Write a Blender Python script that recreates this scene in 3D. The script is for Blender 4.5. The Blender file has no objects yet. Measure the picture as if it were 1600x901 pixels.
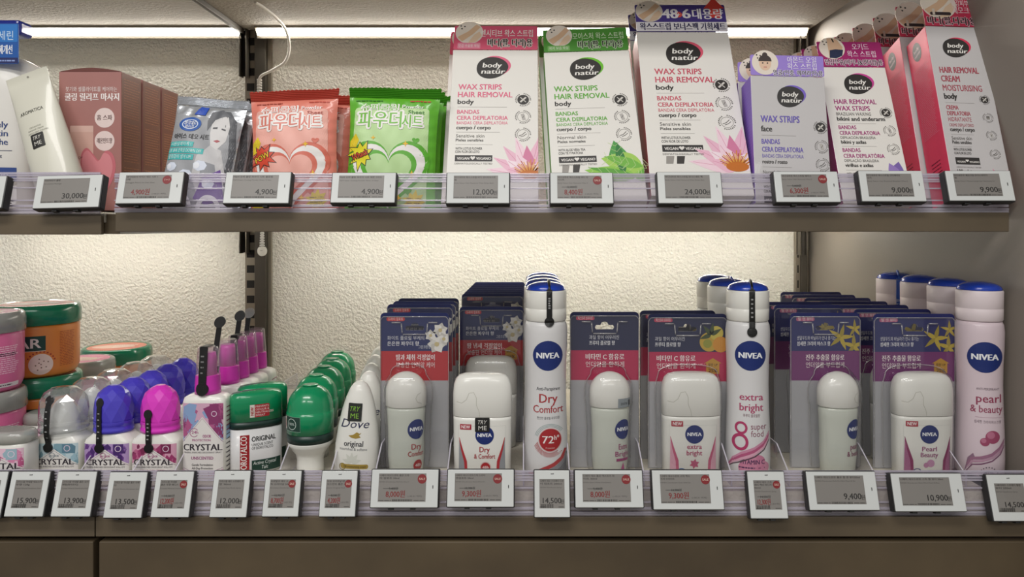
import bpy, bmesh, math, random
from math import sin, cos, tan, pi, radians as R
from mathutils import Vector, Matrix
from mathutils.geometry import tessellate_polygon

random.seed(7)
scene = bpy.context.scene
COL = scene.collection
S = 0.001                      # everything below is in millimetres
F, D0, VX, VY = 1120.0, 784.0, 815.0, 355.0
EYE = 1150.0                   # eye height over the floor

# ------------------------------------------------------------------ camera
cam = bpy.data.cameras.new('camera')
cam.sensor_width = 36.0
cam.lens = 36.0 * F / 1600.0
cam.shift_x = (800.0 - VX) / 1600.0
cam.shift_y = -(450.5 - VY) / 1600.0
cam.clip_start = 0.01
camo = bpy.data.objects.new('camera', cam)
camo.location = (0, -D0 * S, EYE * S)
camo.rotation_euler = (pi / 2, 0, 0)
COL.objects.link(camo)
scene.camera = camo

# ------------------------------------------------------------------ world, lamps, exposure
EXPOSURE = 0.0
WORLD = 0.33
LED_POWER = 34.0          # strips under the long shelves
LED_TOP = 46.0            # strip under the topmost shelf
SHOP_POWER = 19.0
w = bpy.data.worlds.new('shop_air')
scene.world = w
w.use_nodes = True
w.node_tree.nodes['Background'].inputs[0].default_value = (1.0, 0.985, 0.96, 1)
w.node_tree.nodes['Background'].inputs[1].default_value = WORLD
for nm, x, y, sx, sy, k in (('ceiling_lamp', -0.55, -1.25, 1.3, 0.25, 1.0), ('ceiling_lamp', 0.45, -2.7, 1.6, 0.3, 1.0),
                            ('ceiling_lamp', -1.3, -2.6, 0.9, 0.3, 0.8)):
    l = bpy.data.lights.new(nm, 'AREA')
    l.shape = 'RECTANGLE'
    l.size, l.size_y = sx, sy
    l.energy = SHOP_POWER * k
    l.color = (1.0, 0.975, 0.945)
    o = bpy.data.objects.new(nm, l)
    o.location = (x, y, 2.6)
    o.rotation_euler = (R(20), 0, 0)
    COL.objects.link(o)
vs = scene.view_settings
vs.view_transform = 'Standard'
vs.look = 'None'
vs.exposure = EXPOSURE
vs.gamma = 1.0
vs.use_curve_mapping = False
scene.cycles.transparent_max_bounces = 40
scene.cycles.max_bounces = 8

# ------------------------------------------------------------------ materials
def lin(hx):
    hx = hx.lstrip('#')
    c = [int(hx[i:i + 2], 16) / 255 for i in (0, 2, 4)]
    return [x / 12.92 if x <= .04045 else ((x + .055) / 1.055) ** 2.4 for x in c]

MATS = {}
def M(spec):
    """'rrggbb' or 'rrggbb:rough' or a named material; every one is a node material."""
    if spec in MATS:
        return MATS[spec]
    p = spec.split(':')
    m = plain('print_' + p[0], p[0], float(p[1]) if len(p) > 1 else 0.45)
    MATS[spec] = m
    return m

def plain(name, hx, rough=.5, metal=0.0, var=.05, nscale=60.0, bump=0.0, bscale=200.0, spec=.5, coat=0.0, bdist=.0005, detail=3.0):
    m = bpy.data.materials.new(name)
    m.use_nodes = True
    nt = m.node_tree
    b = nt.nodes['Principled BSDF']
    c = lin(hx)
    tc = nt.nodes.new('ShaderNodeTexCoord')
    nz = nt.nodes.new('ShaderNodeTexNoise')
    nz.inputs['Scale'].default_value = nscale
    nz.inputs['Detail'].default_value = detail
    nt.links.new(tc.outputs['Object'], nz.inputs['Vector'])
    mx = nt.nodes.new('ShaderNodeMix')
    mx.data_type = 'RGBA'
    mx.inputs[6].default_value = [x * (1 - var) for x in c] + [1]
    mx.inputs[7].default_value = [min(1, x * (1 + var)) for x in c] + [1]
    nt.links.new(nz.outputs['Fac'], mx.inputs[0])
    nt.links.new(mx.outputs[2], b.inputs['Base Color'])
    b.inputs['Roughness'].default_value = rough
    b.inputs['Metallic'].default_value = metal
    b.inputs['Specular IOR Level'].default_value = spec
    b.inputs['Coat Weight'].default_value = coat
    if bump:
        n2 = nt.nodes.new('ShaderNodeTexNoise')
        n2.inputs['Scale'].default_value = bscale
        n2.inputs['Detail'].default_value = 2.5
        nt.links.new(tc.outputs['Object'], n2.inputs['Vector'])
        bp = nt.nodes.new('ShaderNodeBump')
        bp.inputs['Strength'].default_value = bump
        bp.inputs['Distance'].default_value = bdist
        nt.links.new(n2.outputs['Fac'], bp.inputs['Height'])
        nt.links.new(bp.outputs['Normal'], b.inputs['Normal'])
    return m

def clear(name, tint='ffffff', haze=0.0, hazecol='ffffff', rough=.06, ior=1.45, gloss=1.0):
    m = bpy.data.materials.new(name)
    m.use_nodes = True
    nt = m.node_tree
    nt.nodes.remove(nt.nodes['Principled BSDF'])
    out = nt.nodes['Material Output']
    tr = nt.nodes.new('ShaderNodeBsdfTransparent')
    tr.inputs[0].default_value = lin(tint) + [1]
    gl = nt.nodes.new('ShaderNodeBsdfGlossy')
    gl.inputs['Roughness'].default_value = rough
    lw = nt.nodes.new('ShaderNodeLayerWeight')
    lw.inputs[0].default_value = .5
    pw = nt.nodes.new('ShaderNodeMath')
    pw.operation = 'POWER'
    pw.inputs[1].default_value = 4.0
    nt.links.new(lw.outputs['Facing'], pw.inputs[0])
    f0 = ((ior - 1) / (ior + 1)) ** 2
    mu = nt.nodes.new('ShaderNodeMath')
    mu.operation = 'MULTIPLY_ADD'
    mu.inputs[1].default_value = (.75 - f0) * gloss
    mu.inputs[2].default_value = f0 * 1.8 * gloss
    nt.links.new(pw.outputs[0], mu.inputs[0])
    df = nt.nodes.new('ShaderNodeBsdfDiffuse')
    df.inputs[0].default_value = lin(hazecol) + [1]
    m1 = nt.nodes.new('ShaderNodeMixShader')
    m1.inputs[0].default_value = haze
    nt.links.new(tr.outputs[0], m1.inputs[1])
    nt.links.new(df.outputs[0], m1.inputs[2])
    m2 = nt.nodes.new('ShaderNodeMixShader')
    nt.links.new(mu.outputs[0], m2.inputs[0])
    nt.links.new(m1.outputs[0], m2.inputs[1])
    nt.links.new(gl.outputs[0], m2.inputs[2])
    nt.links.new(m2.outputs[0], out.inputs[0])
    return m

def emit(name, hx, k):
    m = bpy.data.materials.new(name)
    m.use_nodes = True
    nt = m.node_tree
    b = nt.nodes['Principled BSDF']
    b.inputs['Base Color'].default_value = lin(hx) + [1]
    b.inputs['Emission Color'].default_value = lin(hx) + [1]
    b.inputs['Emission Strength'].default_value = k
    return m

def stone(name, a, b_, rough=.45):
    m = plain(name, a, rough, nscale=9.0, var=0.0, detail=8.0)
    mx = [n for n in m.node_tree.nodes if n.type == 'MIX'][0]
    mx.inputs[6].default_value = lin(a) + [1]
    mx.inputs[7].default_value = lin(b_) + [1]
    return m

MATS.update({
    'wallpaper': plain('wallpaper', 'e6e4da', .85, var=.02, bump=1.0, bscale=230.0, bdist=.0042),
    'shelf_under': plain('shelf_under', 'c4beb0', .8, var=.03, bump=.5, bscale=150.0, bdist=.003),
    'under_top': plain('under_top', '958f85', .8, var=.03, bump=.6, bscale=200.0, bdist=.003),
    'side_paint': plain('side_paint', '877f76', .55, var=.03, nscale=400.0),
    'floor_tile': plain('floor_tile', '8b857c', .4),
    'laminate': stone('laminate', '443c31', '72644f'),
    'laminate_dark': stone('laminate_dark', '3a3127', '6d5e46'),
    'gap_black': plain('gap_black', '0c0b0a', .8),
    'aluminium': plain('aluminium', 'b5b0a6', .35, metal=.85),
    'post_dark': plain('post_dark', '4a453d', .5, metal=.3),
    'post_mid': plain('post_mid', '8d8577', .45, metal=.5),
    'slot_black': plain('slot_black', '14110f', .8),
    'steel': plain('steel', '6d675e', .35, metal=.8),
    'cable_white': plain('cable_white', 'd8d6cf', .5),
    'led': emit('led', 'fffaf0', LED_POWER),
    'led_top': emit('led_top', 'fff9f0', LED_TOP),
    'tag_case': plain('tag_case', '2b2b2b', .45),
    'tag_face': plain('tag_face', 'd3d6d4', .25, var=.01, coat=.3),
    'eink': plain('eink', '827e79', .35, var=.02, coat=.5),
    'rail_clear': clear('rail_clear', 'f4f2f6', haze=.11, hazecol='cfc9d6', rough=.12, ior=1.4),
    'ridge_clear': clear('ridge_clear', 'f2eff6', haze=.42, hazecol='e2dde9', rough=.15, ior=1.6),
    'fin_clear': clear('fin_clear', 'f6f5f7', haze=.05, rough=.05),
    'fin_edge': clear('fin_edge', 'f0eef6', haze=.6, hazecol='e8e4f0', rough=.2),
    'blister': clear('blister', 'fafafa', haze=.012, rough=.05, ior=1.5),
    'rib_highlight': clear('rib_highlight', 'f4f4f4', haze=.22, hazecol='e8e6e6', rough=.08, ior=1.6),  # pale haze puts the highlight lines into the shell's ribs
    'cap_clear': clear('cap_clear', 'f2f4f6', haze=.13, rough=.05, ior=1.5, gloss=2.0),
    'over_clear': clear('over_clear', 'f6eef4', haze=.08, rough=.06, ior=1.5),
    'lid_clear': clear('lid_clear', 'd8dbd6', haze=.45, hazecol='c9cac5', rough=.15, ior=1.5),
    'card_white': plain('card_white', 'ece9e2', .42, var=.012, coat=.15),
    'card_grey': plain('card_grey', 'c9c6c6', .42, var=.012, coat=.15),
    'plastic_white': plain('plastic_white', 'e9e8e1', .28, var=.01, coat=.25),
    'can_white': plain('can_white', 'd9d8d8', .33, var=.01, coat=.15),
    'can_pink': plain('can_pink', 'd9c8cf', .35, var=.01, coat=.15),
    'cap_pearl': plain('cap_pearl', 'e2d5d8', .4, var=.01),
    'rollon_glass': plain('rollon_glass', 'cfd3c8', .2, var=.01, coat=.3),
    'blue_cap': plain('blue_cap', '1b3fae', .22, var=.02, coat=.3),
    'foil': plain('foil', 'c6c9cd', .25, metal=.55, var=.2, nscale=90, bump=.5, bscale=70, bdist=.003),
    'pack_orange': plain('pack_orange', 'e58573', .35, var=.06, nscale=40, bump=.25, bscale=60, bdist=.003, coat=.3),
    'pack_orange_dark': plain('pack_orange_dark', 'b4483a', .35, var=.06),
    'pack_green': plain('pack_green', '62b52b', .35, var=.06, nscale=40, bump=.25, bscale=60, bdist=.003, coat=.3),
    'pack_green_dark': plain('pack_green_dark', '3f8a1c', .35, var=.06),
    'pack_brown': plain('pack_brown', '6d453e', .35, var=.1, nscale=40, bump=.3, bscale=60, bdist=.003),
    'purple_cap': clear('purple_cap', '4a3fc0', haze=.72, hazecol='5b50e0', rough=.15, ior=1.5),
    'pink_cap': plain('pink_cap', 'e03bc4', .25, var=.02, coat=.3),
    'pink_nozzle': plain('pink_nozzle', 'd637b4', .3, var=.02, coat=.2),
    'green_cap': plain('green_cap', '0f8f5c', .22, var=.05, coat=.35),
    'green_deep': plain('green_deep', '16302a', .35),
    'strap_black': plain('strap_black', '131313', .4, var=.1),
    'strap_clear': clear('strap_clear', 'dddddd', haze=.3, rough=.1),
    'jar_orange': plain('jar_orange', 'e38a3c', .3, var=.04, coat=.3),
    'jar_pink': plain('jar_pink', 'd9689a', .3, var=.04, coat=.3),
    'jar_green_lid': plain('jar_green_lid', '0d7a58', .2, var=.03, coat=.4),
    'tube_body': plain('tube_body', 'd5d3c4', .35, var=.03, nscale=30, coat=.2),
    'pump_blue': plain('pump_blue', '1d2f95', .25, var=.02, coat=.3),
    'bottle_white': plain('bottle_white', 'e4e2dc', .35, var=.01, coat=.1),
})

# ------------------------------------------------------------------ text outlines
_TC = {}
def glyphs(s, bold=0.0, shear=0.0):
    k = (s, bold, shear)
    if k not in _TC:
        c = bpy.data.curves.new('t', 'FONT')
        c.body = s
        c.offset = bold
        c.shear = shear
        c.resolution_u = 2
        o = bpy.data.objects.new('t', c)
        me = o.to_mesh()
        me.calc_loop_triangles()
        vs_ = [(v.co.x / .69, v.co.y / .69) for v in me.vertices]
        tr = [tuple(t.vertices) for t in me.loop_triangles]
        x0 = min((v[0] for v in vs_), default=0)
        x1 = max((v[0] for v in vs_), default=0)
        o.to_mesh_clear()
        bpy.data.objects.remove(o)
        bpy.data.curves.remove(c)
        _TC[k] = ([(x - x0, y) for x, y in vs_], tr, x1 - x0)
    return _TC[k]

# ------------------------------------------------------------------ surface maps
def flat(y0=0.0):
    return lambda u, v, o: Vector((u, y0 - o, v))
def left_side(x0, d):
    return lambda u, v, o: Vector((x0 - o, d - u, v))
def right_side(x0):
    return lambda u, v, o: Vector((x0 + o, u, v))

def itp(prof, z):
    if z <= prof[0][0]:
        return prof[0][1:4]
    for a, b in zip(prof, prof[1:]):
        if z <= b[0]:
            t = (z - a[0]) / max(1e-6, b[0] - a[0])
            return [a[i] + (b[i] - a[i]) * t for i in (1, 2, 3)]
    return prof[-1][1:4]

def front_of(prof):
    def f(u, v, o):
        rx, ry, n = itp(prof, v)
        q = min(1.0, abs(u) / max(rx, 1e-3)) ** n
        return Vector((u, -ry * (1 - q) ** (1.0 / n) - o, v))
    return f

def wrap_of(prof, a0=0.0):
    def f(u, v, o):
        r = itp(prof, v)[0]
        th = a0 + u / r
        return Vector(((r + o) * sin(th), -(r + o) * cos(th), v))
    return f

# ------------------------------------------------------------------ mesh builder
class MB:
    def __init__(s):
        s.v, s.f, s.m, s.sm, s.mats = [], [], [], [], []

    def mi(s, mat):
        if mat not in s.mats:
            s.mats.append(mat)
        return s.mats.index(mat)

    def add(s, vs_, fs, mat, smooth=False):
        k = len(s.v)
        s.v += [Vector(v) for v in vs_]
        for f in fs:
            s.f.append([i + k for i in f])
            s.m.append(s.mi(mat))
            s.sm.append(smooth)

    def box(s, x0, x1, y0, y1, z0, z1, mat, bev=0.0, mats=None, seg=2):
        """a box, its edges rounded by bev; mats may give a material per side: front, left, right, top, back"""
        bm = bmesh.new()
        vv = [bm.verts.new((x, y, z)) for x in (x0, x1) for y in (y0, y1) for z in (z0, z1)]
        for q in ((0, 1, 3, 2), (4, 6, 7, 5), (0, 4, 5, 1), (2, 3, 7, 6), (0, 2, 6, 4), (1, 5, 7, 3)):
            bm.faces.new([vv[i] for i in q])
        bmesh.ops.recalc_face_normals(bm, faces=bm.faces)
        if bev:
            bmesh.ops.bevel(bm, geom=bm.edges[:], offset=bev, segments=seg, profile=.5, affect='EDGES')
        bm.normal_update()
        bm.verts.index_update()
        vs_ = [v.co.copy() for v in bm.verts]
        for f in bm.faces:
            n = f.normal
            mt = mat
            if mats:
                a = max((-n.y, 'front'), (-n.x, 'left'), (n.x, 'right'), (n.z, 'top'), (n.y, 'back'), (-n.z, 'bottom'))
                mt = mats.get(a[1], mat)
            s.f.append([v.index + len(s.v) for v in f.verts])
            s.m.append(s.mi(mt))
            s.sm.append(False)
        s.v += vs_
        bm.free()

    def loft(s, prof, mat, seg=48, smooth=True, bottom=True, top=True, cy=0.0, cx=0.0, phase=0.0):
        """stacked superellipses (z, rx, ry, n[, y shift]); mat is one material or a function of z"""
        rings = []
        for p in prof:
            z, rx, ry, n = p[:4]
            dy = p[4] if len(p) > 4 else 0
            ring = []
            for i in range(seg):
                t = 2 * pi * i / seg + phase
                c, d = cos(t), sin(t)
                ring.append((cx + rx * math.copysign(abs(c) ** (2 / n), c), cy + dy + ry * math.copysign(abs(d) ** (2 / n), d), z))
            rings.append(ring)
        for a in range(len(rings) - 1):
            mt = mat((prof[a][0] + prof[a + 1][0]) / 2) if callable(mat) else mat
            k = len(s.v)
            if a == 0 or callable(mat):
                pass
            s.v += [Vector(p) for p in rings[a]] + [Vector(p) for p in rings[a + 1]]
            for i in range(seg):
                j = (i + 1) % seg
                s.f.append([k + i, k + j, k + seg + j, k + seg + i])
                s.m.append(s.mi(mt))
                s.sm.append(smooth)
        for ok, ring, z, rev in ((bottom, rings[0], prof[0][0], True), (top, rings[-1], prof[-1][0], False)):
            if ok:
                mt = mat(z) if callable(mat) else mat
                q = list(range(seg))
                s.add(ring, [q[::-1] if rev else q], mt, False)

    def tube(s, pts, r, mat, seg=10, caps=True):
        pts = [Vector(p) for p in pts]
        rr = r if isinstance(r, (list, tuple)) else [r] * len(pts)
        rings = []
        up = Vector((0.13, 0.21, 0.97))
        for i, p in enumerate(pts):
            t = (pts[min(i + 1, len(pts) - 1)] - pts[max(i - 1, 0)]).normalized()
            a = t.cross(up)
            if a.length < .1:
                a = t.cross(Vector((1, 0, 0)))
            a.normalize()
            b = t.cross(a)
            rings.append([p + (a * cos(2 * pi * k / seg) + b * sin(2 * pi * k / seg)) * rr[i] for k in range(seg)])
        k = len(s.v)
        for ring in rings:
            s.v += ring
        for i in range(len(rings) - 1):
            for j in range(seg):
                j2 = (j + 1) % seg
                s.f.append([k + i * seg + j, k + i * seg + j2, k + (i + 1) * seg + j2, k + (i + 1) * seg + j])
                s.m.append(s.mi(mat))
                s.sm.append(True)
        if caps:
            s.add(rings[0], [list(range(seg))[::-1]], mat)
            s.add(rings[-1], [list(range(seg))], mat)

    # ---- printed shapes, laid onto a surface map
    def tris(s, pts, tr, mat, mp, off, L):
        pts = list(pts)
        tr = list(tr)
        if L:
            mid = {}
            for _ in range(12):
                nxt, done = [], True
                for t in tr:
                    e = [(abs(pts[t[i]][0] - pts[t[(i + 1) % 3]][0]) + .35 * abs(pts[t[i]][1] - pts[t[(i + 1) % 3]][1]), i) for i in range(3)]
                    l, i = max(e)
                    if l <= L:
                        nxt.append(t)
                        continue
                    done = False
                    a, b, c = t[i], t[(i + 1) % 3], t[(i + 2) % 3]
                    k = (min(a, b), max(a, b))
                    if k not in mid:
                        mid[k] = len(pts)
                        pts.append(((pts[a][0] + pts[b][0]) / 2, (pts[a][1] + pts[b][1]) / 2))
                    nxt += [(a, mid[k], c), (mid[k], b, c)]
                tr = nxt
                if done:
                    break
        vs_ = [mp(u, v, off) for u, v in pts]
        s.add(vs_, tr, mat)

    def poly(s, pts, mat, mp, off=.15, L=0):
        t = tessellate_polygon([[Vector((u, v, 0)) for u, v in pts]])
        s.tris(pts, t, mat, mp, off, L)

    def rect(s, u0, u1, v0, v1, mat, mp, off=.15, L=0, r=0.0):
        if r:
            s.poly(rrect(u0, u1, v0, v1, r), mat, mp, off, L)
        else:
            s.tris([(u0, v0), (u1, v0), (u1, v1), (u0, v1)], [(0, 1, 2), (0, 2, 3)], mat, mp, off, L)

    def disc(s, u, v, ru, mat, mp, off=.15, rv=None, L=0, seg=32, rot=0.0):
        s.poly(ell(u, v, ru, rv or ru, seg, rot), mat, mp, off, L)

    def ring(s, u, v, r0, r1, mat, mp, off=.2, seg=32, k=1.0, a0=0.0, a1=2 * pi):
        pts, tr = [], []
        for i in range(seg + 1):
            t = a0 + (a1 - a0) * i / seg
            pts += [(u + r0 * cos(t), v + r0 * k * sin(t)), (u + r1 * cos(t), v + r1 * k * sin(t))]
            if i:
                q = 2 * i
                tr += [(q - 2, q - 1, q + 1), (q - 2, q + 1, q)]
        s.tris(pts, tr, mat, mp, off, 0)

    def stroke(s, pts, wd, mat, mp, off=.2, L=0):
        """a ribbon along pts, wd wide (a number or a list)"""
        ws = wd if isinstance(wd, (list, tuple)) else [wd] * len(pts)
        vv, tr = [], []
        for i, (u, v) in enumerate(pts):
            a = pts[max(0, i - 1)]
            b = pts[min(len(pts) - 1, i + 1)]
            dx, dy = b[0] - a[0], b[1] - a[1]
            l = math.hypot(dx, dy) or 1
            nx, ny = -dy / l * ws[i] / 2, dx / l * ws[i] / 2
            vv += [(u - nx, v - ny), (u + nx, v + ny)]
            if i:
                q = 2 * i
                tr += [(q - 2, q, q + 1), (q - 2, q + 1, q - 1)]
        s.tris(vv, tr, mat, mp, off, L)

    def text(s, t, u, v, h, mat, mp, al='c', w=None, bold=0.0, off=.3, rot=0.0, shear=0.0, L=0):
        vs_, tr, wd = glyphs(t, 0.0, shear)
        if not vs_:
            return
        sx = (w / wd) if w else h
        tw = wd * sx
        dx = {'l': 0, 'c': -tw / 2, 'r': -tw}[al]
        c, d = cos(rot), sin(rot)
        e = bold * h * 1.3
        if bold >= .07:
            sh = [(e * cos(k * pi / 4), e * sin(k * pi / 4)) for k in range(8)]
        elif bold > 0:
            sh = [(-e, 0), (e, 0)]
        else:
            sh = [(0, 0)]
        for q, (ex, ey) in enumerate(sh):
            pts = []
            for x, y in vs_:
                x, y = x * sx + dx + ex, y * h + ey
                pts.append((u + x * c - y * d, v + x * d + y * c))
            s.tris(pts, tr, mat, mp, off + .012 * q, L)

    def lines(s, u0, u1, v0, v1, n, mat, mp, off=.2, th=.45, seed=1, words=True):
        """rows of small broken bars: print too small to read"""
        rd = random.Random(seed)
        for i in range(n):
            v = v1 - (v1 - v0) * (i + .5) / n
            u = u0
            end = u1 - rd.random() * (u1 - u0) * .15
            while u < end:
                l = min(end - u, 1.5 + rd.random() * 4.5)
                s.rect(u, u + l, v - th / 2, v + th / 2, mat, mp, off)
                u += l + .7

    def pad(s, pts, mat, mp, off=.8, base=.0, L=3.0):
        """a raised flat piece (sticker, strap) with edges"""
        s.poly(pts, mat, mp, off, L)
        n = len(pts)
        vv = [mp(u, v, off) for u, v in pts] + [mp(u, v, base) for u, v in pts]
        s.add(vv, [(i, (i + 1) % n, n + (i + 1) % n, n + i) for i in range(n)], mat)

    def build(s, name, parent=None, loc=None):
        me = bpy.data.meshes.new(name)
        me.from_pydata([tuple(v * S) for v in s.v], [], s.f)
        for m in s.mats:
            me.materials.append(M(m))
        me.polygons.foreach_set('material_index', s.m)
        me.polygons.foreach_set('use_smooth', s.sm)
        me.validate()
        me.update()
        bm = bmesh.new()
        bm.from_mesh(me)
        bmesh.ops.remove_doubles(bm, verts=bm.verts, dist=2e-6)
        bm.to_mesh(me)
        bm.free()
        o = bpy.data.objects.new(name, me)
        COL.objects.link(o)
        if parent:
            o.parent = parent
        if loc:
            o.location = Vector(loc) * S
        return o

def ell(u, v, ru, rv, seg=32, rot=0.0):
    c, d = cos(rot), sin(rot)
    out = []
    for i in range(seg):
        x, y = ru * cos(2 * pi * i / seg), rv * sin(2 * pi * i / seg)
        out.append((u + x * c - y * d, v + x * d + y * c))
    return out

def rrect(u0, u1, v0, v1, r, n=5):
    out = []
    for cx, cy, a in ((u1 - r, v0 + r, -90), (u1 - r, v1 - r, 0), (u0 + r, v1 - r, 90), (u0 + r, v0 + r, 180)):
        out += [(cx + r * cos(R(a + 90 * i / n)), cy + r * sin(R(a + 90 * i / n))) for i in range(n + 1)]
    return out

def star(u, v, r0, r1, n, rot=0.0, jit=0, seed=1):
    rd = random.Random(seed)
    return [(u + (r1 if i % 2 else r0 * (1 + jit * (rd.random() - .5))) * cos(rot + pi * i / n),
             v + (r1 if i % 2 else r0 * (1 + jit * (rd.random() - .5))) * sin(rot + pi * i / n)) for i in range(2 * n)]

def heart(u, v, s_, n=40):
    out = []
    for i in range(n):
        t = 2 * pi * i / n
        out.append((u + s_ * 16 * sin(t) ** 3 / 16, v + s_ * (13 * cos(t) - 5 * cos(2 * t) - 2 * cos(3 * t) - cos(4 * t)) / 16))
    return out

def petal(u, v, l, wd, a, n=8, tip=.6):
    """a leaf shape rooted at (u, v), pointing at angle a"""
    pts = []
    for i in range(n + 1):
        t = i / n
        pts.append((t * l, wd / 2 * sin(pi * t ** tip)))
    for i in range(n - 1, 0, -1):
        t = i / n
        pts.append((t * l, -wd / 2 * sin(pi * t ** tip)))
    c, d = cos(a), sin(a)
    return [(u + x * c - y * d, v + x * d + y * c) for x, y in pts]

def dome(z0, z1, rx, ry, n=2.0, steps=10, power=2.0, flat_top=.12):
    out = []
    for i in range(steps + 1):
        a = (pi / 2) * i / steps * (1 - flat_top * .5)
        k = cos(a) ** (2 / power)
        out.append((z0 + (z1 - z0) * sin(a) ** (2 / power) / sin((pi / 2) * (1 - flat_top * .5)) ** (2 / power), rx * k, ry * k, n))
    return out

# ------------------------------------------------------------------ things
LABELS = []
def thing(name, label, cat, loc, rot=(0, 0, 0), group=None, order='ZYX'):
    o = bpy.data.objects.new(name, None)
    o.empty_display_size = .02
    COL.objects.link(o)
    o.rotation_mode = order
    o.location = Vector((loc[0], loc[1], loc[2] + EYE)) * S
    o.rotation_euler = rot
    o['label'], o['category'] = label, cat
    if group:
        o['group'] = group
    return o

def dup(root, label, loc, rot=None, group=None):
    def cp(o, par):
        c = o.copy()
        COL.objects.link(c)
        if par:
            c.parent = par
        for ch in list(o.children):
            cp(ch, c)
        return c
    r = cp(root, None)
    r['label'] = label
    if group:
        r['group'] = group
    r.location = Vector((loc[0], loc[1], loc[2] + EYE)) * S
    if rot is not None:
        r.rotation_euler = rot
    return r

def structure(name, mb):
    o = mb.build(name)
    o['kind'] = 'structure'
    return o

def lone(name, mb, label, cat, loc=(0, 0, 0), group=None):
    o = mb.build(name)
    o.location = Vector((loc[0], loc[1], loc[2] + EYE)) * S
    o['label'], o['category'] = label, cat
    if group:
        o['group'] = group
    return o

def X(px, Y=0.0):
    return (px - VX) * (D0 + Y) / F
def Z(py, Y=0.0):
    return (VY - py) * (D0 + Y) / F

WALL = 455.0          # depth of the back wall behind the front row
LIP = -42.0           # face of the shelf fronts
LOW = -275.0          # top of the lower display deck
UP = 18.0             # top of the upper shelf
ORD = ['', 'second', 'third', 'fourth', 'fifth', 'sixth', 'seventh', 'eighth', 'ninth']

# ================================================================== the room
mb = MB(); mb.box(-1400, 560, WALL, WALL + 60, -EYE, 1450, 'wallpaper'); mb.v = [v + Vector((0, 0, EYE)) for v in mb.v]
structure('wall_back', mb)
mb = MB()
x0, x1 = X(1262, WALL), 566
pts = [(x0, WALL), (x1, -160), (x1 + 60, -160), (x1 + 60, WALL)]
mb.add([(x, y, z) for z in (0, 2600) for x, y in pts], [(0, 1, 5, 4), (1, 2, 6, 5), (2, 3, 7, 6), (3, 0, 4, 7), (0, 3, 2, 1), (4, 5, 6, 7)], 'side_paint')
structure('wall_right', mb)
mb = MB(); mb.box(-3000, 3000, -4500, 515, -30, 0, 'floor_tile')
structure('floor', mb)

# ---- uprights
def slotted_post(label, px0, pxm, pxn, px1):
    xa, xm, xn, xb = X(px0, WALL), X(pxm, WALL), X(pxn, WALL), X(px1, WALL)
    t = thing('slotted_upright', label, 'shelf upright', (xa, WALL, -EYE), group=None)
    b = MB()
    b.box(0, xm - xa, -9, 0, 0, 2400, 'post_mid', .5)
    z = 500
    while z < 2000:
        b.rect(3, xm - xa - 2.5, z, z + 13, 'slot_black', flat(-9), .1)
        z += 26
    b.build('slotted_strip', t)
    b = MB()
    b.box(xm - xa + .2, xn - xa, -16, 0, 0, 2400, 'post_dark', .8)
    b.build('channel', t)
    b = MB()
    b.box(xn - xa + .2, xb - xa, -7, 0, 0, 2400, 'post_mid', .5)
    b.build('flange', t)
    return t
slotted_post('dark slotted metal upright on the textured wall behind the pink spray bottles', 386, 403, 420, 426)
slotted_post('pale slotted metal upright where the textured wall meets the side panel', 1240, 1247, 1256, 1261)

# ---- shelves
def shelf(label, xa, xb, top, bot, d, mat, zoff=0.0, name='display_shelf'):
    t = thing(name, label, 'shelf', ((xa + xb) / 2, 0, bot + zoff))
    b = MB(); h = (xb - xa) / 2
    b.box(-h, h, LIP + 6, d, 12.5, top - bot, 'shelf_under', .5)
    b.build('board', t)
    b = MB(); b.box(-h, h, LIP, LIP + 5.8, 0, top - bot - 1.5, mat, .8)
    b.build('front_edge', t)
    return t
YB = WALL - 18
t = shelf('short upper shelf with dark stone front under the white tube', -900, X(158, LIP), 16, -6, YB, 'laminate', -1.5)
b = MB(); hh_ = (X(158, LIP) + 900) / 2; b.box(hh_ + .1, hh_ + 14.4, LIP + 9, 360, .5, 21, 'laminate_dark', .5); b.box(hh_ - 25, hh_ + .1, LIP + 9, 360, .5, 12.3, 'laminate_dark', .3); b.build('end_bracket', t)
shelf('long upper shelf with dark stone front carrying the wax strip boxes', X(180, LIP), X(1577, LIP), 17, -4.6, YB, 'laminate')
# shelf above the frame: its pale underside shows along the top
b = MB()
t = thing('display_shelf', 'topmost shelf whose pale underside shows above the light strip', 'shelf', (0, 0, 337))
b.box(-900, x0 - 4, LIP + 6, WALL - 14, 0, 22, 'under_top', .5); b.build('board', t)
b = MB(); b.box(-900, x0 - 4, LIP, LIP + 5.8, -1, 22, 'laminate', .8); b.build('front_edge', t)
# lower deck and base cabinets
for nm, xa, xb in (('lower stone-fronted deck section under the clear roll-ons and jars', -900, X(147.5, LIP)),
                   ('long lower stone-fronted deck section under the deodorant packs', X(149.5, LIP), 546)):
    xc = (xa + xb) / 2
    t = thing('display_deck', nm, 'shelf', (xc, 0, -320))
    b = MB(); h = (xb - xa) / 2
    b.box(-h, min(h, 488 - xc), LIP + 6, WALL - 20, 0, 320 + LOW, 'shelf_under', .4); b.build('board', t)
    b = MB(); b.box(-h, h, LIP, LIP + 5.8, 0, 20.5, 'laminate', .5); b.build('front_edge', t)
for nm, xa, xb in (('brown stone-look base cabinet at the lower left corner', -900, X(144.5, LIP)),
                   ('wide brown stone-look base cabinet below the long deck', X(153.5, LIP), 546)):
    xc = (xa + xb) / 2
    t = thing('base_cabinet', nm, 'cabinet', (xc, 0, -EYE))
    h = (xb - xa) / 2
    b = MB(); b.box(-h - (0 if xa < -800 else 4), min(h, 486 - xc), LIP + 22, WALL - 20, 0, EYE - 320.2, 'gap_black'); b.build('carcass', t)
    b = MB(); b.box(-h, h, LIP + 1, LIP + 20, 60, EYE - 325.5, 'laminate_dark', 1.2); b.build('front_panel', t)

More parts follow.
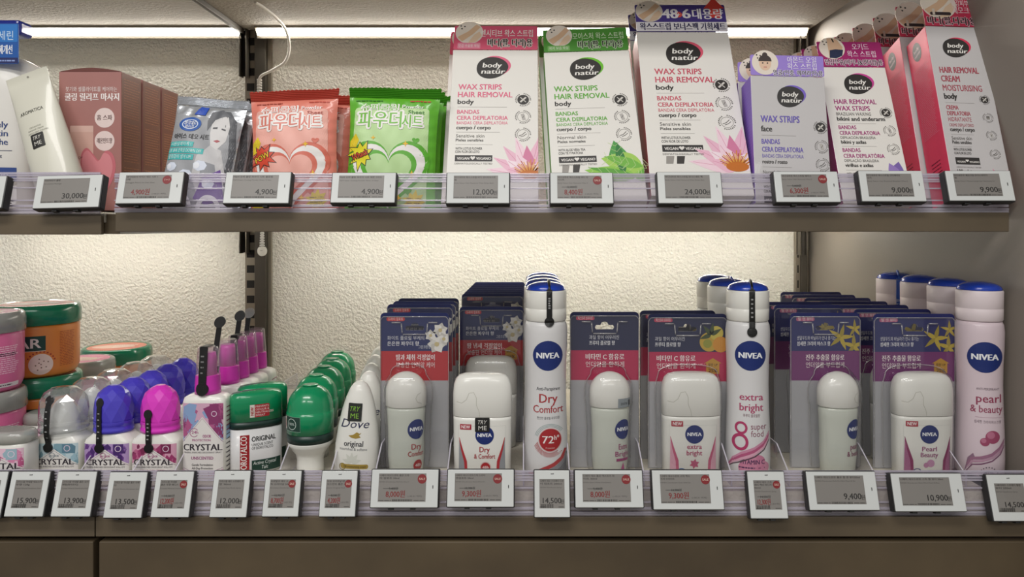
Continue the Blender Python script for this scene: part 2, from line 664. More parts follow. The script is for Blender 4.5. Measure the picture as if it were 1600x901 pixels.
# ---- light strips
def led(label, xa, xb, y, z, mat='led'):
    t = thing('light_strip', label, 'light strip', ((xa + xb) / 2, y, z))
    h = (xb - xa) / 2
    b = MB()
    if mat == 'led_top':
        b.add([(-h, -9, 0), (-h, 9, 0), (-h, 9, -14), (h, -9, 0), (h, 9, 0), (h, 9, -14)],
              [(0, 3, 4, 1), (1, 4, 5, 2), (0, 1, 2), (3, 5, 4)], 'aluminium')
        b.box(-h, h, -9.4, -3.6, -3.2, 0, 'post_mid')
        b.box(-h, h, 5.5, 9.2, -17, -12.4, 'post_mid')
        b.build('profile', t)
        b = MB()
        b.add([(-h + 2, -3.4, -3.0), (h - 2, -3.4, -3.0), (h - 2, 7.4, -12.2), (-h + 2, 7.4, -12.2)], [(0, 3, 2, 1)], mat)
        b.build('diffuser', t)
    else:
        b.box(-h, h, -6, 6, -2.4, 0, 'aluminium')
        b.build('profile', t)
        b = MB()
        n = 12
        b.add([(x, -5 * cos(pi * i / n), -2.4 - 5 * sin(pi * i / n)) for x in (-h + 2, h - 2) for i in range(n + 1)],
              [(i, i + 1, n + 2 + i, n + 1 + i) for i in range(n)], mat)
        b.build('diffuser', t)
xl = X(403, WALL)
led('glowing light strip under the topmost shelf, section on the left bay', -900, xl - 20, WALL - 30, 337, 'led_top')
led('glowing light strip under the topmost shelf above the boxed goods', xl + 8, x0 - 12, WALL - 30, 337, 'led_top')
led('light strip hidden under the short upper shelf', -890, X(158, LIP) - 70, WALL - 110, 4.6)
led('light strip hidden under the long upper shelf', X(180, LIP) + 60, x0 - 12, WALL - 110, 7.2)

# ---- brackets on the upright
def bracket(label, px, zt, name='shelf_bracket', size=1.0):
    xc = X(px, WALL - 12)
    t = thing(name, label, 'bracket', (xc, WALL - 9, zt))
    b = MB()
    b.box(-9, -7, -16, 0, -62 * size, 0, 'steel', .4); b.box(2, 4, -16, 0, -62 * size, 0, 'steel', .4)
    b.box(-9, 4, -4, 0, -60 * size, 0, 'slot_black', .3)
    b.build('hook_plate', t)
    return t
t = bracket('steel bracket holding the topmost shelf above the cable', 386, 336.5, size=1.3)
b = MB()
b.box(-8, -1, -440, -14, -8, 0, 'post_dark', .5)
b.build('arm', t)
bracket('steel bracket at the dark upright just under the long upper shelf', 386, -7, size=.6)
bracket('pale steel bracket at the right hand upright under the long upper shelf', 1254, -7, size=.65)
bracket('pale steel bracket at the right hand upright under the topmost shelf', 1254, 336.5, size=1.2)

# ---- cable
def bez(p, n=14):
    out = []
    for i in range(len(p) - 1):
        a = p[max(i - 1, 0)]; b_ = p[i]; c = p[i + 1]; d = p[min(i + 2, len(p) - 1)]
        for k in range(n):
            t_ = k / n
            out.append(tuple(.5 * (2 * b_[j] + (c[j] - a[j]) * t_ + (2 * a[j] - 5 * b_[j] + 4 * c[j] - d[j]) * t_ ** 2 + (3 * b_[j] - a[j] - 3 * c[j] + d[j]) * t_ ** 3) for j in range(3)))
    return out + [tuple(p[-1])]
yc = WALL - 22
cp = [(X(a, y_), y_, Z(b_, y_)) for a, b_, y_ in ((399, 3, 288), (414, 13, 310), (432, 28, 345), (446, 46, 390), (452, 72, 418), (446, 96, 424), (425, 110, yc - 4), (407, 120, yc), (404, 138, yc + 4))]
t = thing('light_cable', 'thin white cable looping beside the dark upright above the pouches', 'cable', (0, 0, 0))
b = MB(); b.tube(bez(cp), 2.4, 'cable_white'); b.build('cord', t)
b = MB()
for k in range(6):
    b.loft([(0, 4.2, 4.2, 2), (3.2, 4.2, 4.2, 2)], 'cable_white', 16, cx=X(404, yc), cy=yc + 4, top=True)
    for v in b.v[-(16 * 4):]:
        v.z += Z(126, yc) - k * 4.6
b.build('strain_relief', t)
t = thing('light_plug', 'round white plug hanging under the long upper shelf at the upright', 'plug', (X(409, yc), yc + 2, Z(392, yc)))
b = MB()
pr = [(k, 8.5 * math.sqrt(max(.05, 1 - ((k - 0) / 9) ** 2)), 4, 2) for k in (-8.8, -7, -4.5, -2, 0, 2, 4.5, 7)]
b.loft(pr, 'cable_white', 24)
b.text('~', 0, -1.5, 6, '8f8d88', flat(-4), off=.2)
b.build('plug_body', t)
b = MB()
for k in range(6):
    b.loft([(8 + k * 4.2, 4.4 - .2 * k, 4, 2), (10.8 + k * 4.2, 4.4 - .2 * k, 4, 2)], 'cable_white', 16)
b.tube([(0, 0, 6), (0, 0, 34)], 2.2, 'cable_white')
b.build('strain_relief', t)

# ================================================================== clear rails and dividers
def rail(label, xa, xb, z0, z1, y):
    t = thing('label_rail', label, 'label rail', ((xa + xb) / 2, y, z0))
    h = (xb - xa) / 2
    H = z1 - z0
    b = MB(); b.box(-h, h, 0, 1.6, 0, H, 'rail_clear', .3); b.build('strip', t)
    b = MB()
    for k, (f, th) in enumerate(((.995, 1.6), (.93, 1.0), (.86, 1.4), (.80, .9), (.62, .9), (.30, 1.0), (.16, 1.6), (.07, 1.2), (.01, 2.2))):
        b.box(-h, h, -1.6 - (k % 2) * .6, -.05, f * H - th, f * H + th * .6, 'ridge_clear', .35)
    b.build('ridges', t)
    return t
RY = -37.0
rail('clear ridged plastic label rail on the short upper shelf', -880, X(158, RY), 16, Z(270, RY), RY)
rail('clear ridged plastic label rail along the long upper shelf front', X(180, RY), X(1575, RY), 16.5, Z(272, RY), RY)
rail('clear ridged plastic label rail along the lower deck under the roll-ons', -880, X(147, RY), -299.3, Z(734, RY), RY)
rail('clear ridged plastic label rail along the lower deck under the deodorants', X(149, RY), 546, -299.3, Z(735, RY), RY)

def divider(label, x, z, h=34, d=400):
    b = MB()
    ch = 14
    pr = [(-22, 0), (d, 0), (d, h), (ch + 2, h), (-22, h * .35)]
    n = len(pr)
    b.add([(sx, y, zz) for sx in (-.7, .7) for y, zz in pr],
          [tuple(range(n)), tuple(range(2 * n - 1, n - 1, -1))], 'fin_clear')
    b.add([(sx, y, zz) for sx in (-.7, .7) for y, zz in pr],
          [(i, (i + 1) % n, n + (i + 1) % n, n + i) for i in range(n)], 'fin_edge')
    return lone('shelf_divider', b, label, 'divider', (x, 0, z + .1), 'clear shelf dividers')

# ================================================================== price tags
def tag_face(b, w_, h_, tilt, spec):
    vert, title, sub, old, price, sale = spec
    mp = flat(-1.0)
    if vert:
        su0, su1, sv0, sv1 = -w_ * .34, w_ * .34, h_ * .20, h_ * .80
    else:
        su0, su1, sv0, sv1 = -w_ * .38, w_ * .31, h_ * .17, h_ * .88
    b.rect(su0, su1, sv0, sv1, 'eink', mp, .15)
    for q in ((su0, su1, sv1 - .4, sv1), (su0, su0 + .3, sv0, sv1)):
        b.rect(*q, '6a6763', mp, .2)
    W_, H_ = su1 - su0, sv1 - sv0
    for i, tl in enumerate(title):
        b.text(tl, su0 + .8, sv1 - 2.6 - i * 2.7, 1.55, '2e2c2a', mp, 'l', w=min(W_ * (.78 if sale and i else .68 if sale else .93), len(tl) * 2.0), bold=.012, off=.25)
    b.text(sub, su0 + .6, sv1 - 3.2 - 2.7 * len(title), 1.15, '5b5854', mp, 'l', w=min(W_ * .95, len(sub) * 1.05), off=.25)
    ph = 5.7 if not vert else 5.2
    pv = sv0 + H_ * .17
    if sale:
        pc = '7d2020'
        b.text(price + '원', su0 + W_ * (.16 if not vert else .1), pv, ph * .92, pc, mp, 'l', bold=.02, off=.25, w=W_ * (.40 if not vert else .48))
        b.text('(~05.31 까지)', su0 + W_ * .62, pv, 1.3, '4a4744', mp, 'l', off=.25, w=W_ * .3)
        if old:
            b.text(old + '원', su0 + W_ * .22, pv + ph * 1.22, 2.1, '2e2c2a', mp, 'l', bold=.015, off=.25)
            b.rect(su0 + W_ * .1, su0 + W_ * .42, pv + ph * 1.22 + .9, pv + ph * 1.22 + 1.25, '2e2c2a', mp, .3)
        b.disc(su1 - 4.2 * (1 if not vert else .82), sv1 - 5.2 + (0 if not vert else 1), 4.6 * (1 if not vert else .82), '801a1f', mp, .3)
        b.text(sale, su1 - 4.2 * (1 if not vert else .82), sv1 - 6.2 + (0 if not vert else 1), 2.1, 'd8b9a8', mp, 'c', bold=.01, off=.4, w=6.2 if sale == 'SALE' and not vert else 4.6)
    else:
        b.text(price, su1 - (4.4 if not vert else 3.6), pv, ph, '262422', mp, 'r', bold=.018, off=.25)
        b.text('원', su1 - .8, pv, ph * .62, '262422', mp, 'r', bold=.01, off=.25)
    rd = random.Random(len(title[0]) * 7 + len(price))
    u = su0 + W_ * (.30 if not vert else .05)
    while u < su0 + W_ * (.72 if not vert else .55):
        bw = .25 + rd.random() * .6
        b.rect(u, u + bw, sv0 + .4, sv0 + (2.2 if not vert else 4.0), '262422', mp, .25)
        u += bw + .25 + rd.random() * .5
    b.lines(su0 + .5, su0 + W_ * .28, sv0 + .6, sv0 + 1.8, 1, '3a3835', mp, .25, .6)
    b.lines(su0 + W_ * .75, su1 - .5, sv0 + .6, sv0 + 1.8, 1, '3a3835', mp, .25, .6)
    if vert:
        b.rect(-1.2, 1.2, h_ * .9, h_ * .9 + .7, '4c4c4a', mp, .2); b.rect(1.3, 1.9, h_ * .9, h_ * .9 + 1.0, '222222', mp, .2)
    else:
        b.rect(w_ * .405, w_ * .405 + .8, h_ * .5, h_ * .5 + 3.2, '4c4c4a', mp, .2); b.rect(w_ * .405, w_ * .405 + .8, h_ * .5 + 1.2, h_ * .5 + 2.4, '151515', mp, .25)

def price_tag(label, pxa, pxb, pyb, pyt, spec, lean=17, roll=0.0):
    """pixel box of the front face on the plane just before the rail"""
    y = -56.0
    xa, xb = X(pxa, y), X(pxb, y)
    w_ = xb - xa
    A = (VY - pyt) / F
    h_ = (A * (D0 + y) - Z(pyb, y)) / (cos(R(lean)) - A * sin(R(lean)))
    t = thing('price_tag', label, 'price tag', ((xa + xb) / 2, y, Z(pyb, y)), (R(-lean), R(roll), 0), 'electronic shelf price tags')
    b = MB(); b.box(-w_ / 2, w_ / 2, 0, 10.5, 0, h_, 'tag_case', 1.2)
    for k in (.3, .62):
        b.box(-w_ / 2 + w_ * k - 2.6, -w_ / 2 + w_ * k + 2.6, 3, 9, -1.6, .2, 'tag_case', .3)
    b.rect(-w_ * .02, w_ * .45, 1.0, 1.0, 'tag_case', flat(0))
    b.build('case', t)
    b = MB()
    b.box(-w_ / 2 + .9, w_ / 2 - .9, -1.0, .4, .9, h_ - .9, 'tag_face', .6)
    tag_face(b, w_, h_, lean, spec)
    b.build('front_bezel', t)
    b = MB()
    b.box(-6, 6, 10.4, 13.5, h_ * .3, h_ * .55, 'fin_edge', .4)
    b.build('clip', t)
    return t

UT = [
 ('price tag cut off by the left frame edge beside the tag reading 30,000', -92, 3, 327, 275, (0, ['바세린 바디로션'], 'Vaseline Body Lotion', None, '15,000', None), 3),
 ('price tag reading 30,000 at the foot of the white tube', 50, 155, 326, 273, (0, ['아로마티카 쿨링'], 'Aromatica Massage', None, '30,000', None), 3),
 ('price tag reading 4,900 in red with a red 1+1 circle', 179, 283, 319, 268, (0, ['생각대로의 아이스 데오 시트 1', '5매'], 'Saenggak Fleuve Ice Deo Shee', None, '4,900', '1+1'), 1),
 ('price tag reading 4,900 below the orange pouch', 347, 452, 319, 268, (0, ['M&M 슈퍼 쿨링 파우더 시트 블로썸'], 'M2M Super Cooling Powder Sheet 15 She', None, '4,900', None), 0),
 ('price tag reading 4,900 below the green pouch', 515, 618, 318, 269, (0, ['M2M 슈퍼 쿨링 파우더 시트 레몬그라스'], 'M2M Super Cooling Powder Sheet 15 Shee', None, '4,900', None), 0),
 ('price tag reading 12,000 below the pink-tabbed wax strip box', 696, 797, 319, 269, (0, ['바디내추르 왁스스트립 바디 센시티브스트', '립'], 'Body Natur Hair Removal Wax Strips Bod', None, '12,000', None), 0),
 ('sale price tag below the green-tabbed wax strip box', 859, 960, 319, 269, (0, ['바디내추르 왁스스트립 바디 모', '이스처'], 'Body Natur Hair Removal Wax S', '12,000', '8,400', 'SALE'), 0),
 ('price tag reading 24,000 below the large wax strip box', 1028, 1131, 319, 268, (0, ['바디내추르 왁스스트립 보너스세트 팩'], 'Body Natur Hair Removal Wax Strips Bon', None, '24,000', None), 0),
 ('sale price tag below the small lilac-tabbed wax strip box', 1212, 1315, 317, 267, (0, ['바디내추르 왁스스트립 페이스'], 'Body Natur Hair Removal Wax S', '9,000', '6,300', 'SALE'), 0),
 ('price tag reading 9,000 below the magenta-tabbed wax strip box', 1346, 1449, 316, 266, (0, ['바디내추르 왁스스트립 인티메이트', '오키'], 'Body Natur Hair Removal Brazilian Wax S', None, '9,000', None), 0),
 ('price tag reading 9,900 below the pink-sided cream box', 1483, 1588, 315, 266, (0, ['바디내추르 제모크림 모이스처라이', '징'], 'Body Natur Moisturising Hair Removal Cr', None, '9,900', None), 0),
]
for lb, a, c, yb, yt, sp, rl in UT:
    price_tag(lb, a, c, yb, yt, sp, 16, -rl * .5)
LT = [
 ('narrow price tag cut by the left frame edge under the lone pink jar stack', -62, 1, 810, 735, (1, ['트리헛 슈가'], 'Tree Hut Scrub', None, '12,900', None)),
 ('narrow price tag reading 15,900 below the clear-lidded stick', 5, 68, 808, 735, (1, ['크리스탈 미네랄 데오스틱', '무향 120g'], 'Crystal Mineral Deodorant Stick', None, '15,900', None)),
 ('narrow price tag reading 13,900 below the clear-capped roll-on', 78, 142, 808, 735, (1, ['크리스탈 미네랄 롤온 오리', '엔탈(화이트티)'], 'Crystal Mineral Deodorant Roll', None, '13,900', None)),
 ('narrow price tag reading 13,500 below the purple-capped roll-on', 160, 222, 810, 736, (1, ['크리스탈 미네랄 롤온 라벤', '더'], 'Crystal Mineral Deodorant Roll', None, '13,500', None)),
 ('narrow sale price tag below the pink-capped roll-on', 234, 296, 809, 735, (1, ['크리스탈 미네랄', '롤온 무향 메디스'], 'Crystal Mineral Deodorant', '14,500', '12,200', 'SALE')),
 ('narrow price tag reading 12,000 below the front pink spray bottle', 326, 386, 809, 734, (1, ['크리스탈 데오 스프레이 무', '향 90ml'], 'Crystal Deo Body Spray', None, '12,000', None)),
 ('narrow sale price tag below the green-topped stick', 408, 467, 808, 734, (1, ['보로탈코 데오 스', '틱 오리지날 50ml'], 'Borotalco Deodorant Stick', '12,900', '8,700', 'SALE')),
 ('narrow sale price tag below the white tapered bottles', 497, 556, 808, 734, (1, ['도브 오리지날 데', '오드란트 롤온 40'], 'Dove Original Roll', '8,500', '4,200', 'SALE')),
 ('wide sale price tag reading 8,000 below the red and navy roll-on pack', 577, 685, 794, 732, (0, ['니베아 데오드란트 롤온 드라', '이 컴포트 50ml'], 'NIVEA Deodorant Roll On Dry C', '9,400', '8,000', 'SALE')),
 ('wide sale price tag reading 9,300 below the loose stick with a black sticker', 697, 804, 793, 732, (0, ['니베아 데오드란트스틱 드라이', '앤컴포트 50ml'], 'NIVEA Deodorant Stick 50ml Dr', '10,900', '9,300', 'SALE')),
 ('narrow price tag reading 14,500 below the white spray can with red lettering', 834, 892, 809, 733, (1, ['니베아 데오 스프레이 드라', '이 컴포트 200ml'], 'NIVEA Deodorant Spray', None, '14,500', None)),
 ('wide sale price tag reading 8,000 below the pink roll-on pack', 898, 1007, 794, 733, (0, ['니베아 데오 롤온 엑스트라 화', '이트 50ml'], 'NIVEA Extra White Deodorant', '9,400', '8,000', 'SALE')),
 ('wide sale price tag reading 9,300 below the pink stick pack', 1020, 1133, 797, 733, (0, ['니베아 데오드란트 스틱 엑스', '트라 브라이트'], 'NIVEA Deodorant Stick 50ml Ex', '10,900', '9,300', 'SALE')),
 ('narrow sale price tag below the spray can with pink lettering', 1172, 1233, 811, 735, (1, ['니베아 데오 스프', '레이 엑브 바디카 20', '0ml'], 'NIVEA Deodorant Spray', '14,500', '12,300', 'SALE')),
 ('wide price tag reading 9,400 below the dark plum roll-on pack', 1264, 1376, 798, 735, (0, ['니베아 데오드란트 롤온 펄 앤 뷰티50ml'], 'NIVEA Deodorant Roll-On 50ml Pearl & Be', None, '9,400', None)),
 ('wide price tag reading 10,900 below the dark plum stick pack', 1398, 1512, 800, 738, (0, ['니베아 데오드란트 스틱 펄 뷰티 50ml'], 'NIVEA Deodorant Stick 50ml Pearl & Bea', None, '10,900', None)),
 ('narrow price tag below the pale pink spray can, cut by the frame edge', 1552, 1620, 815, 740, (1, ['니베아데오 스프레이 펄앤', '뷰티 200ml'], 'NIVEA Deodorant Spray', None, '14,500', None)),
]
for lb, a, c, yb, yt, sp in LT:
    price_tag(lb, a, c, yb, yt, sp, 17)

# ================================================================== upper shelf: cartons
def lean_place(pxl, pxr, pyt, theta, y0=0.0, zb=UP, extra=0.0):
    """size and place of a leaning box from its top front edge: width, length, x of the base, all in mm"""
    s, c = sin(R(theta)), cos(R(theta))
    A = (VY - pyt) / F
    L = (A * (D0 + y0) - zb) / (c - A * s)
    d = D0 + y0 + L * s
    return (pxr - pxl) * d / F, L, ((pxl + pxr) / 2 - VX) * d / F

INK = '34312f'
def logo(b, u, v, k, accent, mp, off=.2):
    blob = lambda uu, vv, a, c_: [(uu + x * k, vv + y * k) for x, y in c_]
    egg = []
    for i in range(40):
        t = 2 * pi * i / 40
        r = 1 + .10 * cos(t - 2.3) - .07 * cos(2 * t + .6) + .03 * cos(3 * t)
        egg.append((21 * r * cos(t), 15.5 * r * sin(t)))
    acc = [(x * .98 + 3.6, y * .98 + 2.2) for x, y in egg]
    b.poly(blob(u, v, 0, acc), accent, mp, off)
    b.poly(blob(u, v, 0, egg), '2f2c2b', mp, off + .12)
    b.text('body', u - 1 * k, v + 1.2 * k, 7.4 * k, 'f1eee8', mp, 'c', w=24 * k, bold=.035, shear=.12, off=off + .25)
    b.text('natür', u + .5 * k, v - 8.2 * k, 7.0 * k, 'f1eee8', mp, 'c', w=30 * k, bold=.035, shear=.12, off=off + .25)

def icon(b, u, v, r, dark, kind, mp):
    if dark:
        b.disc(u, v, r * .72, INK, mp, .2)
        b.stroke([(u - r * .35, v - r * .35), (u + r * .35, v + r * .35)], r * .22, 'd8d4cc', mp, .3)
        b.stroke([(u - r * .35, v + r * .35), (u + r * .35, v - r * .35)], r * .1, 'd8d4cc', mp, .3)
    else:
        b.ring(u, v, r * .66, r * .70, '6a6662', mp, .2, 28)
        if kind == 1:
            b.poly([(u - r * .05, v - r * .5), (u + r * .35, v - r * .4), (u + r * .1, v + r * .5), (u - r * .3, v + r * .4)], 'b9b5b0', mp, .22)
            b.stroke([(u - r * .1, v - r * .2), (u + r * .15, v + r * .2)], .5, '55514d', mp, .3)
        elif kind == 2:
            b.stroke([(u - r * .5, v - r * .2), (u - r * .1, v - r * .05), (u + r * .3, v + r * .35)], .7, '55514d', mp, .25)
            b.stroke([(u - r * .3, v - r * .35), (u + r * .1, v - r * .2), (u + r * .45, v + r * .1)], .6, '55514d', mp, .25)
        else:
            b.rect(u - r * .3, u + r * .3, v - r * .3, v + r * .25, '8d8984', mp, .22)
            b.rect(u - r * .3, u + r * .3, v + r * .1, v + r * .3, '4b4744', mp, .26)
    n = 26
    for i in range(n):
        if i % 9 in (7, 8):
            continue
        a = 2 * pi * i / n
        b.poly([(u + q * cos(a + e), v + q * sin(a + e)) for q, e in ((r * .82, -.08), (r * .98, -.08), (r * .98, .05), (r * .82, .05))], '6a6662', mp, .2)

def lotus(b, u, v, k, mp, clipu, cols, core=True):
    rd = random.Random(3)
    def clip(p):
        return [(min(x, clipu), max(y, 1)) for x, y in p]
    for i, (a, l) in enumerate(((170, 52), (150, 50), (28, 40), (128, 52), (55, 46), (108, 56), (78, 54), (142, 36), (66, 40), (95, 42), (118, 36), (160, 30), (45, 30))):
        b.poly(clip(petal(u, v, l * k, 17 * k, R(a))), cols[i % len(cols)], mp, .15 + i * .012)
        b.stroke(clip([(u + l * k * .35 * cos(R(a)), v + l * k * .35 * sin(R(a))), (u + l * k * .9 * cos(R(a)), v + l * k * .9 * sin(R(a)))]), .45, cols[-1], mp, .17 + i * .012)
    if core:
        for i in range(26):
            a = R(15 + 150 * i / 25)
            l = (14 + rd.random() * 10) * k
            b.stroke(clip([(u, v), (u + l * cos(a), v + l * sin(a))]), 1.1 * k, ('d98a2e', 'e4ac4a', 'b5521f')[i % 3], mp, .34)
        b.poly(clip(ell(u, v + 2 * k, 12 * k, 6 * k)), 'c8701f', mp, .38)

def wax_front(b, w_, h_, accent, items, flower, mp, top_shift=0.0, icons=(76, 101, 126), sy=None, lf=9.0, logo_u=None, logo_v=29.0, logo_k=1.0, icon_u=87.0, icon_kinds=(0, 1, 2)):
    sx = w_ / 105.0
    sy = sy or h_ / 217.0
    k = min(sx, sy)
    U = lambda u: -w_ / 2 + u * sx
    V = lambda v: h_ - v * sy
    logo(b, U(logo_u or 50), V(logo_v), k * logo_k, accent, mp)
    for it in items:
        if it[0] == '-':
            b.rect(U(lf), U(it[2]), V(it[1]) - .15, V(it[1]) + .15, '8e8a86', mp)
        elif it[0] == '#':
            b.rect(U(lf), U(lf + 43), V(it[1] + 8.5), V(it[1]), '2f2c2b', mp)
            b.text('VEGAN', U(lf + 9.5), V(it[1] + 6.4), 3.6 * k, 'e8e4de', mp, 'c', w=14.5 * k, bold=.03)
            b.text('VEGANO', U(lf + 33), V(it[1] + 6.4), 3.6 * k, 'e8e4de', mp, 'c', w=17.5 * k, bold=.03)
            b.poly(heart(U(lf + 20.5), V(it[1] + 3.9), 2.9 * k), 'e8e4de', mp, .3)
            b.text('DERMATOLOGICALLY TESTED', U(lf), V(it[1] + 12.5), 2.2 * k, '6a6662', mp, 'l', w=43 * sx)
        else:
            tx, v, hh, ww, col, bo = it
            b.text(tx, U(lf), V(v), hh * sy, col, mp, 'l', w=ww * sx, bold=bo)
    for i, v in enumerate(icons):
        icon(b, U(icon_u), V(v), 10 * k, i == 0, icon_kinds[i % len(icon_kinds)] if i else 0, mp)
    # small picture of strips low on the face
    if flower[0] != 'none':
        fk, fu, fv, cols = flower[1:5]
    if flower[0] == 'lotus':
        lotus(b, U(fu), V(fv), fk * k, mp, w_ / 2 - .3, cols)
    elif flower[0] == 'blossom':
        for q, (du, dv, r) in enumerate(((0, 0, 1), (22, 6, .8))):
            for i in range(5):
                a = R(90 + 72 * i + 15 * q)
                p = petal(U(fu + du), V(fv - dv), 19 * k * r * fk, 15 * k * r * fk, a)
                b.poly([(min(x, w_ / 2 - .3), max(1, y)) for x, y in p], cols[(i + q) % len(cols)], mp, .16 + .01 * i + .06 * q)
            for i in range(7):
                a = R(100 + 20 * i)
                uu, vv_ = U(fu + du), V(fv - dv)
                if uu + 9 * k < w_ / 2:
                    b.stroke([(uu, vv_), (uu + 9 * k * r * cos(a), vv_ + 9 * k * r * sin(a))], .4, '9c2f4c', mp, .32)
    elif flower[0] == 'leaf':
        for (du, dv, l, wd, a, c1, c2) in ((-2, 6, 48, 26, 100, '4f9f4a', '2f7d3a'), (12, 3, 62, 20, 170, '8fc84a', '5ea53a'), (20, 16, 50, 30, 165, 'a5d15a', '74b743'), (12, -2, 30, 22, 50, '97cb57', '6aaf3c')):
            u0, v0 = U(fu + du), V(fv - dv + 10)
            p = petal(u0, v0, l * k, wd * k, R(a), 12, .75)
            b.poly([(min(x, w_ / 2 - .3), max(1, y)) for x, y in p], c1, mp, .15 + l * .001)
            q = petal(u0, v0, l * .95 * k, wd * .45 * k, R(a - 4), 12, .8)
            b.poly([(min(x, w_ / 2 - .3), max(1, y)) for x, y in q], c2, mp, .22 + l * .001)
            for j in range(1, 6):
                m = j / 6 * l * k
                e = R(a)
                for sg in (1, -1):
                    b.stroke([(u0 + m * cos(e), v0 + m * sin(e)), (min(w_ / 2 - .4, u0 + (m + 6) * cos(e) - sg * wd * .3 * k * sin(e)), max(1, v0 + (m + 6) * sin(e) + sg * wd * .3 * k * cos(e)))], .35, 'cfe3a2', mp, .34)
    elif flower[0] == 'orchid':
        for i, (du, dv, l, wd, a) in enumerate(((0, 0, 26, 20, 75), (0, 0, 24, 17, 110), (4, -8, 18, 18, 40), (-18, -8, 20, 14, 150), (-16, -6, 18, 12, 110), (-20, -8, 15, 12, 40))):
            p = petal(U(fu + du), V(fv - dv), l * k, wd * k, R(a))
            b.poly([(min(x, w_ / 2 - .3), max(1, y)) for x, y in p], cols[i % len(cols)], mp, .15 + .015 * i)

def header(b, w_, h_, hh, col, arms, l1, l2, mp, circ_u, circ_r, texts, edge=None):
    pts = rrect(-w_ / 2 + .3, w_ / 2 - .3, h_ + .15, h_ + hh, 2.0)
    for yy, mat, rev in ((0, col, 0),):
        b.poly(pts, mat, mp, .8)
    n = len(pts)
    vv = [mp(u, v, .8) for u, v in pts] + [mp(u, v, 0) for u, v in pts]
    b.add(vv, [(i, (i + 1) % n, n + (i + 1) % n, n + i) for i in range(n)] + [tuple(range(2 * n - 1, n - 1, -1))], col)
    cu, cv = circ_u, h_ + hh - circ_r * .62
    ce = ell(cu, cv, circ_r, circ_r, 36)
    b.pad(ce, 'e9ded0', mp, 1.0, .1, 0)
    # limbs on the round picture
    if arms == 'arm':
        b.poly([(cu + x * circ_r, cv + y * circ_r) for x, y in ((-.85, -.4), (-.1, .1), (.5, .75), (.8, .5), (.3, -.1), (-.5, -.8))], 'dcb896', mp, 1.1)
        b.poly([(cu + x * circ_r, cv + y * circ_r) for x, y in ((-.1, -.95), (.35, -.2), (.72, .1), (.9, -.25), (.5, -.82))], 'e6c9ab', mp, 1.15)
    elif arms == 'under':
        b.poly([(cu + x * circ_r, cv + y * circ_r) for x, y in ((-.3, .9), (-.3, -.9), (.5, -.8), (.85, .1), (.5, .8), (.1, .95))], 'd8b494', mp, 1.1)
        b.poly([(cu + x * circ_r, cv + y * circ_r) for x, y in ((-.3, -.9), (-.2, -.2), (.25, -.1), (.85, -.15), (.7, -.7), (.2, -.95))], '27304f', mp, 1.15)
        b.stroke([(cu + .1 * circ_r, cv + .9 * circ_r), (cu + .2 * circ_r, cv + .55 * circ_r)], circ_r * .1, '151515', mp, 1.2)
    elif arms == 'face':
        b.disc(cu, cv - .05 * circ_r, circ_r * .46, 'e6c3a8', mp, 1.1, rv=circ_r * .6)
        b.poly([(cu + circ_r * .5 * cos(R(a)), cv + .1 * circ_r + circ_r * .52 * sin(R(a))) for a in range(0, 181, 15)], '3a2d2a', mp, 1.15)
        b.disc(cu, cv + .62 * circ_r, circ_r * .2, '3a2d2a', mp, 1.18)
        for q in (-.18, .18):
            b.disc(cu + q * circ_r, cv - .05 * circ_r, circ_r * .06, '2a2220', mp, 1.2)
        b.stroke([(cu - .12 * circ_r, cv - .38 * circ_r), (cu + .12 * circ_r, cv - .38 * circ_r)], circ_r * .07, 'c06a62', mp, 1.2)
    for x, y in ((-.55, .35), (-.35, .55), (-.62, .6)):
        b.disc(cu + x * circ_r, cv + y * circ_r, circ_r * .06, '37312d', mp, 1.12)
    for (tx, u, v, hh_, ww, colr, bo, halo) in texts:
        if halo:
            b.text(tx, u, v, hh_, halo, mp, 'c', w=ww * 1.01, bold=.075, off=.95)
        b.text(tx, u, v, hh_, colr, mp, 'c', w=ww, bold=bo, off=1.12 + .02)

def carton(label, pxl, pxr, pyt, theta, tilt, depth, name, cat, sidecol, paint, group, y0=0.0, lateral=0.0, head=None, body='card_white', yaw=0.0):
    zb = UP + depth * sin(R(theta)) + .4
    w_, L, xt = lean_place(pxl, pxr, pyt, theta, y0, zb)
    xb = xt - L * sin(R(tilt)) + lateral
    t = thing(name, label, cat, (xb, y0, zb), (R(-theta), R(tilt), R(yaw)), group)
    b = MB()
    b.box(-w_ / 2, w_ / 2, 0, depth, 0, L, body, .7, {'left': sidecol, 'right': sidecol, 'top': body, 'back': body, 'bottom': body})
    paint(b, w_, L)
    b.build('carton', t)
    if head:
        b = MB()
        head(b, w_, L)
        b.build('header_card', t)
    return t, w_, L

def behind(t, labels, depth, theta, gap=1.5, k0=1, dx=0.0, dz=0.0):
    out = []
    base = t.location.copy() / S
    st = (depth + gap) / cos(R(theta))
    for i, lb in enumerate(labels):
        k = i + k0
        out.append(dup(t, lb, (base.x + dx * k, base.y + st * k, base.z - EYE + dz * k)))
    return out

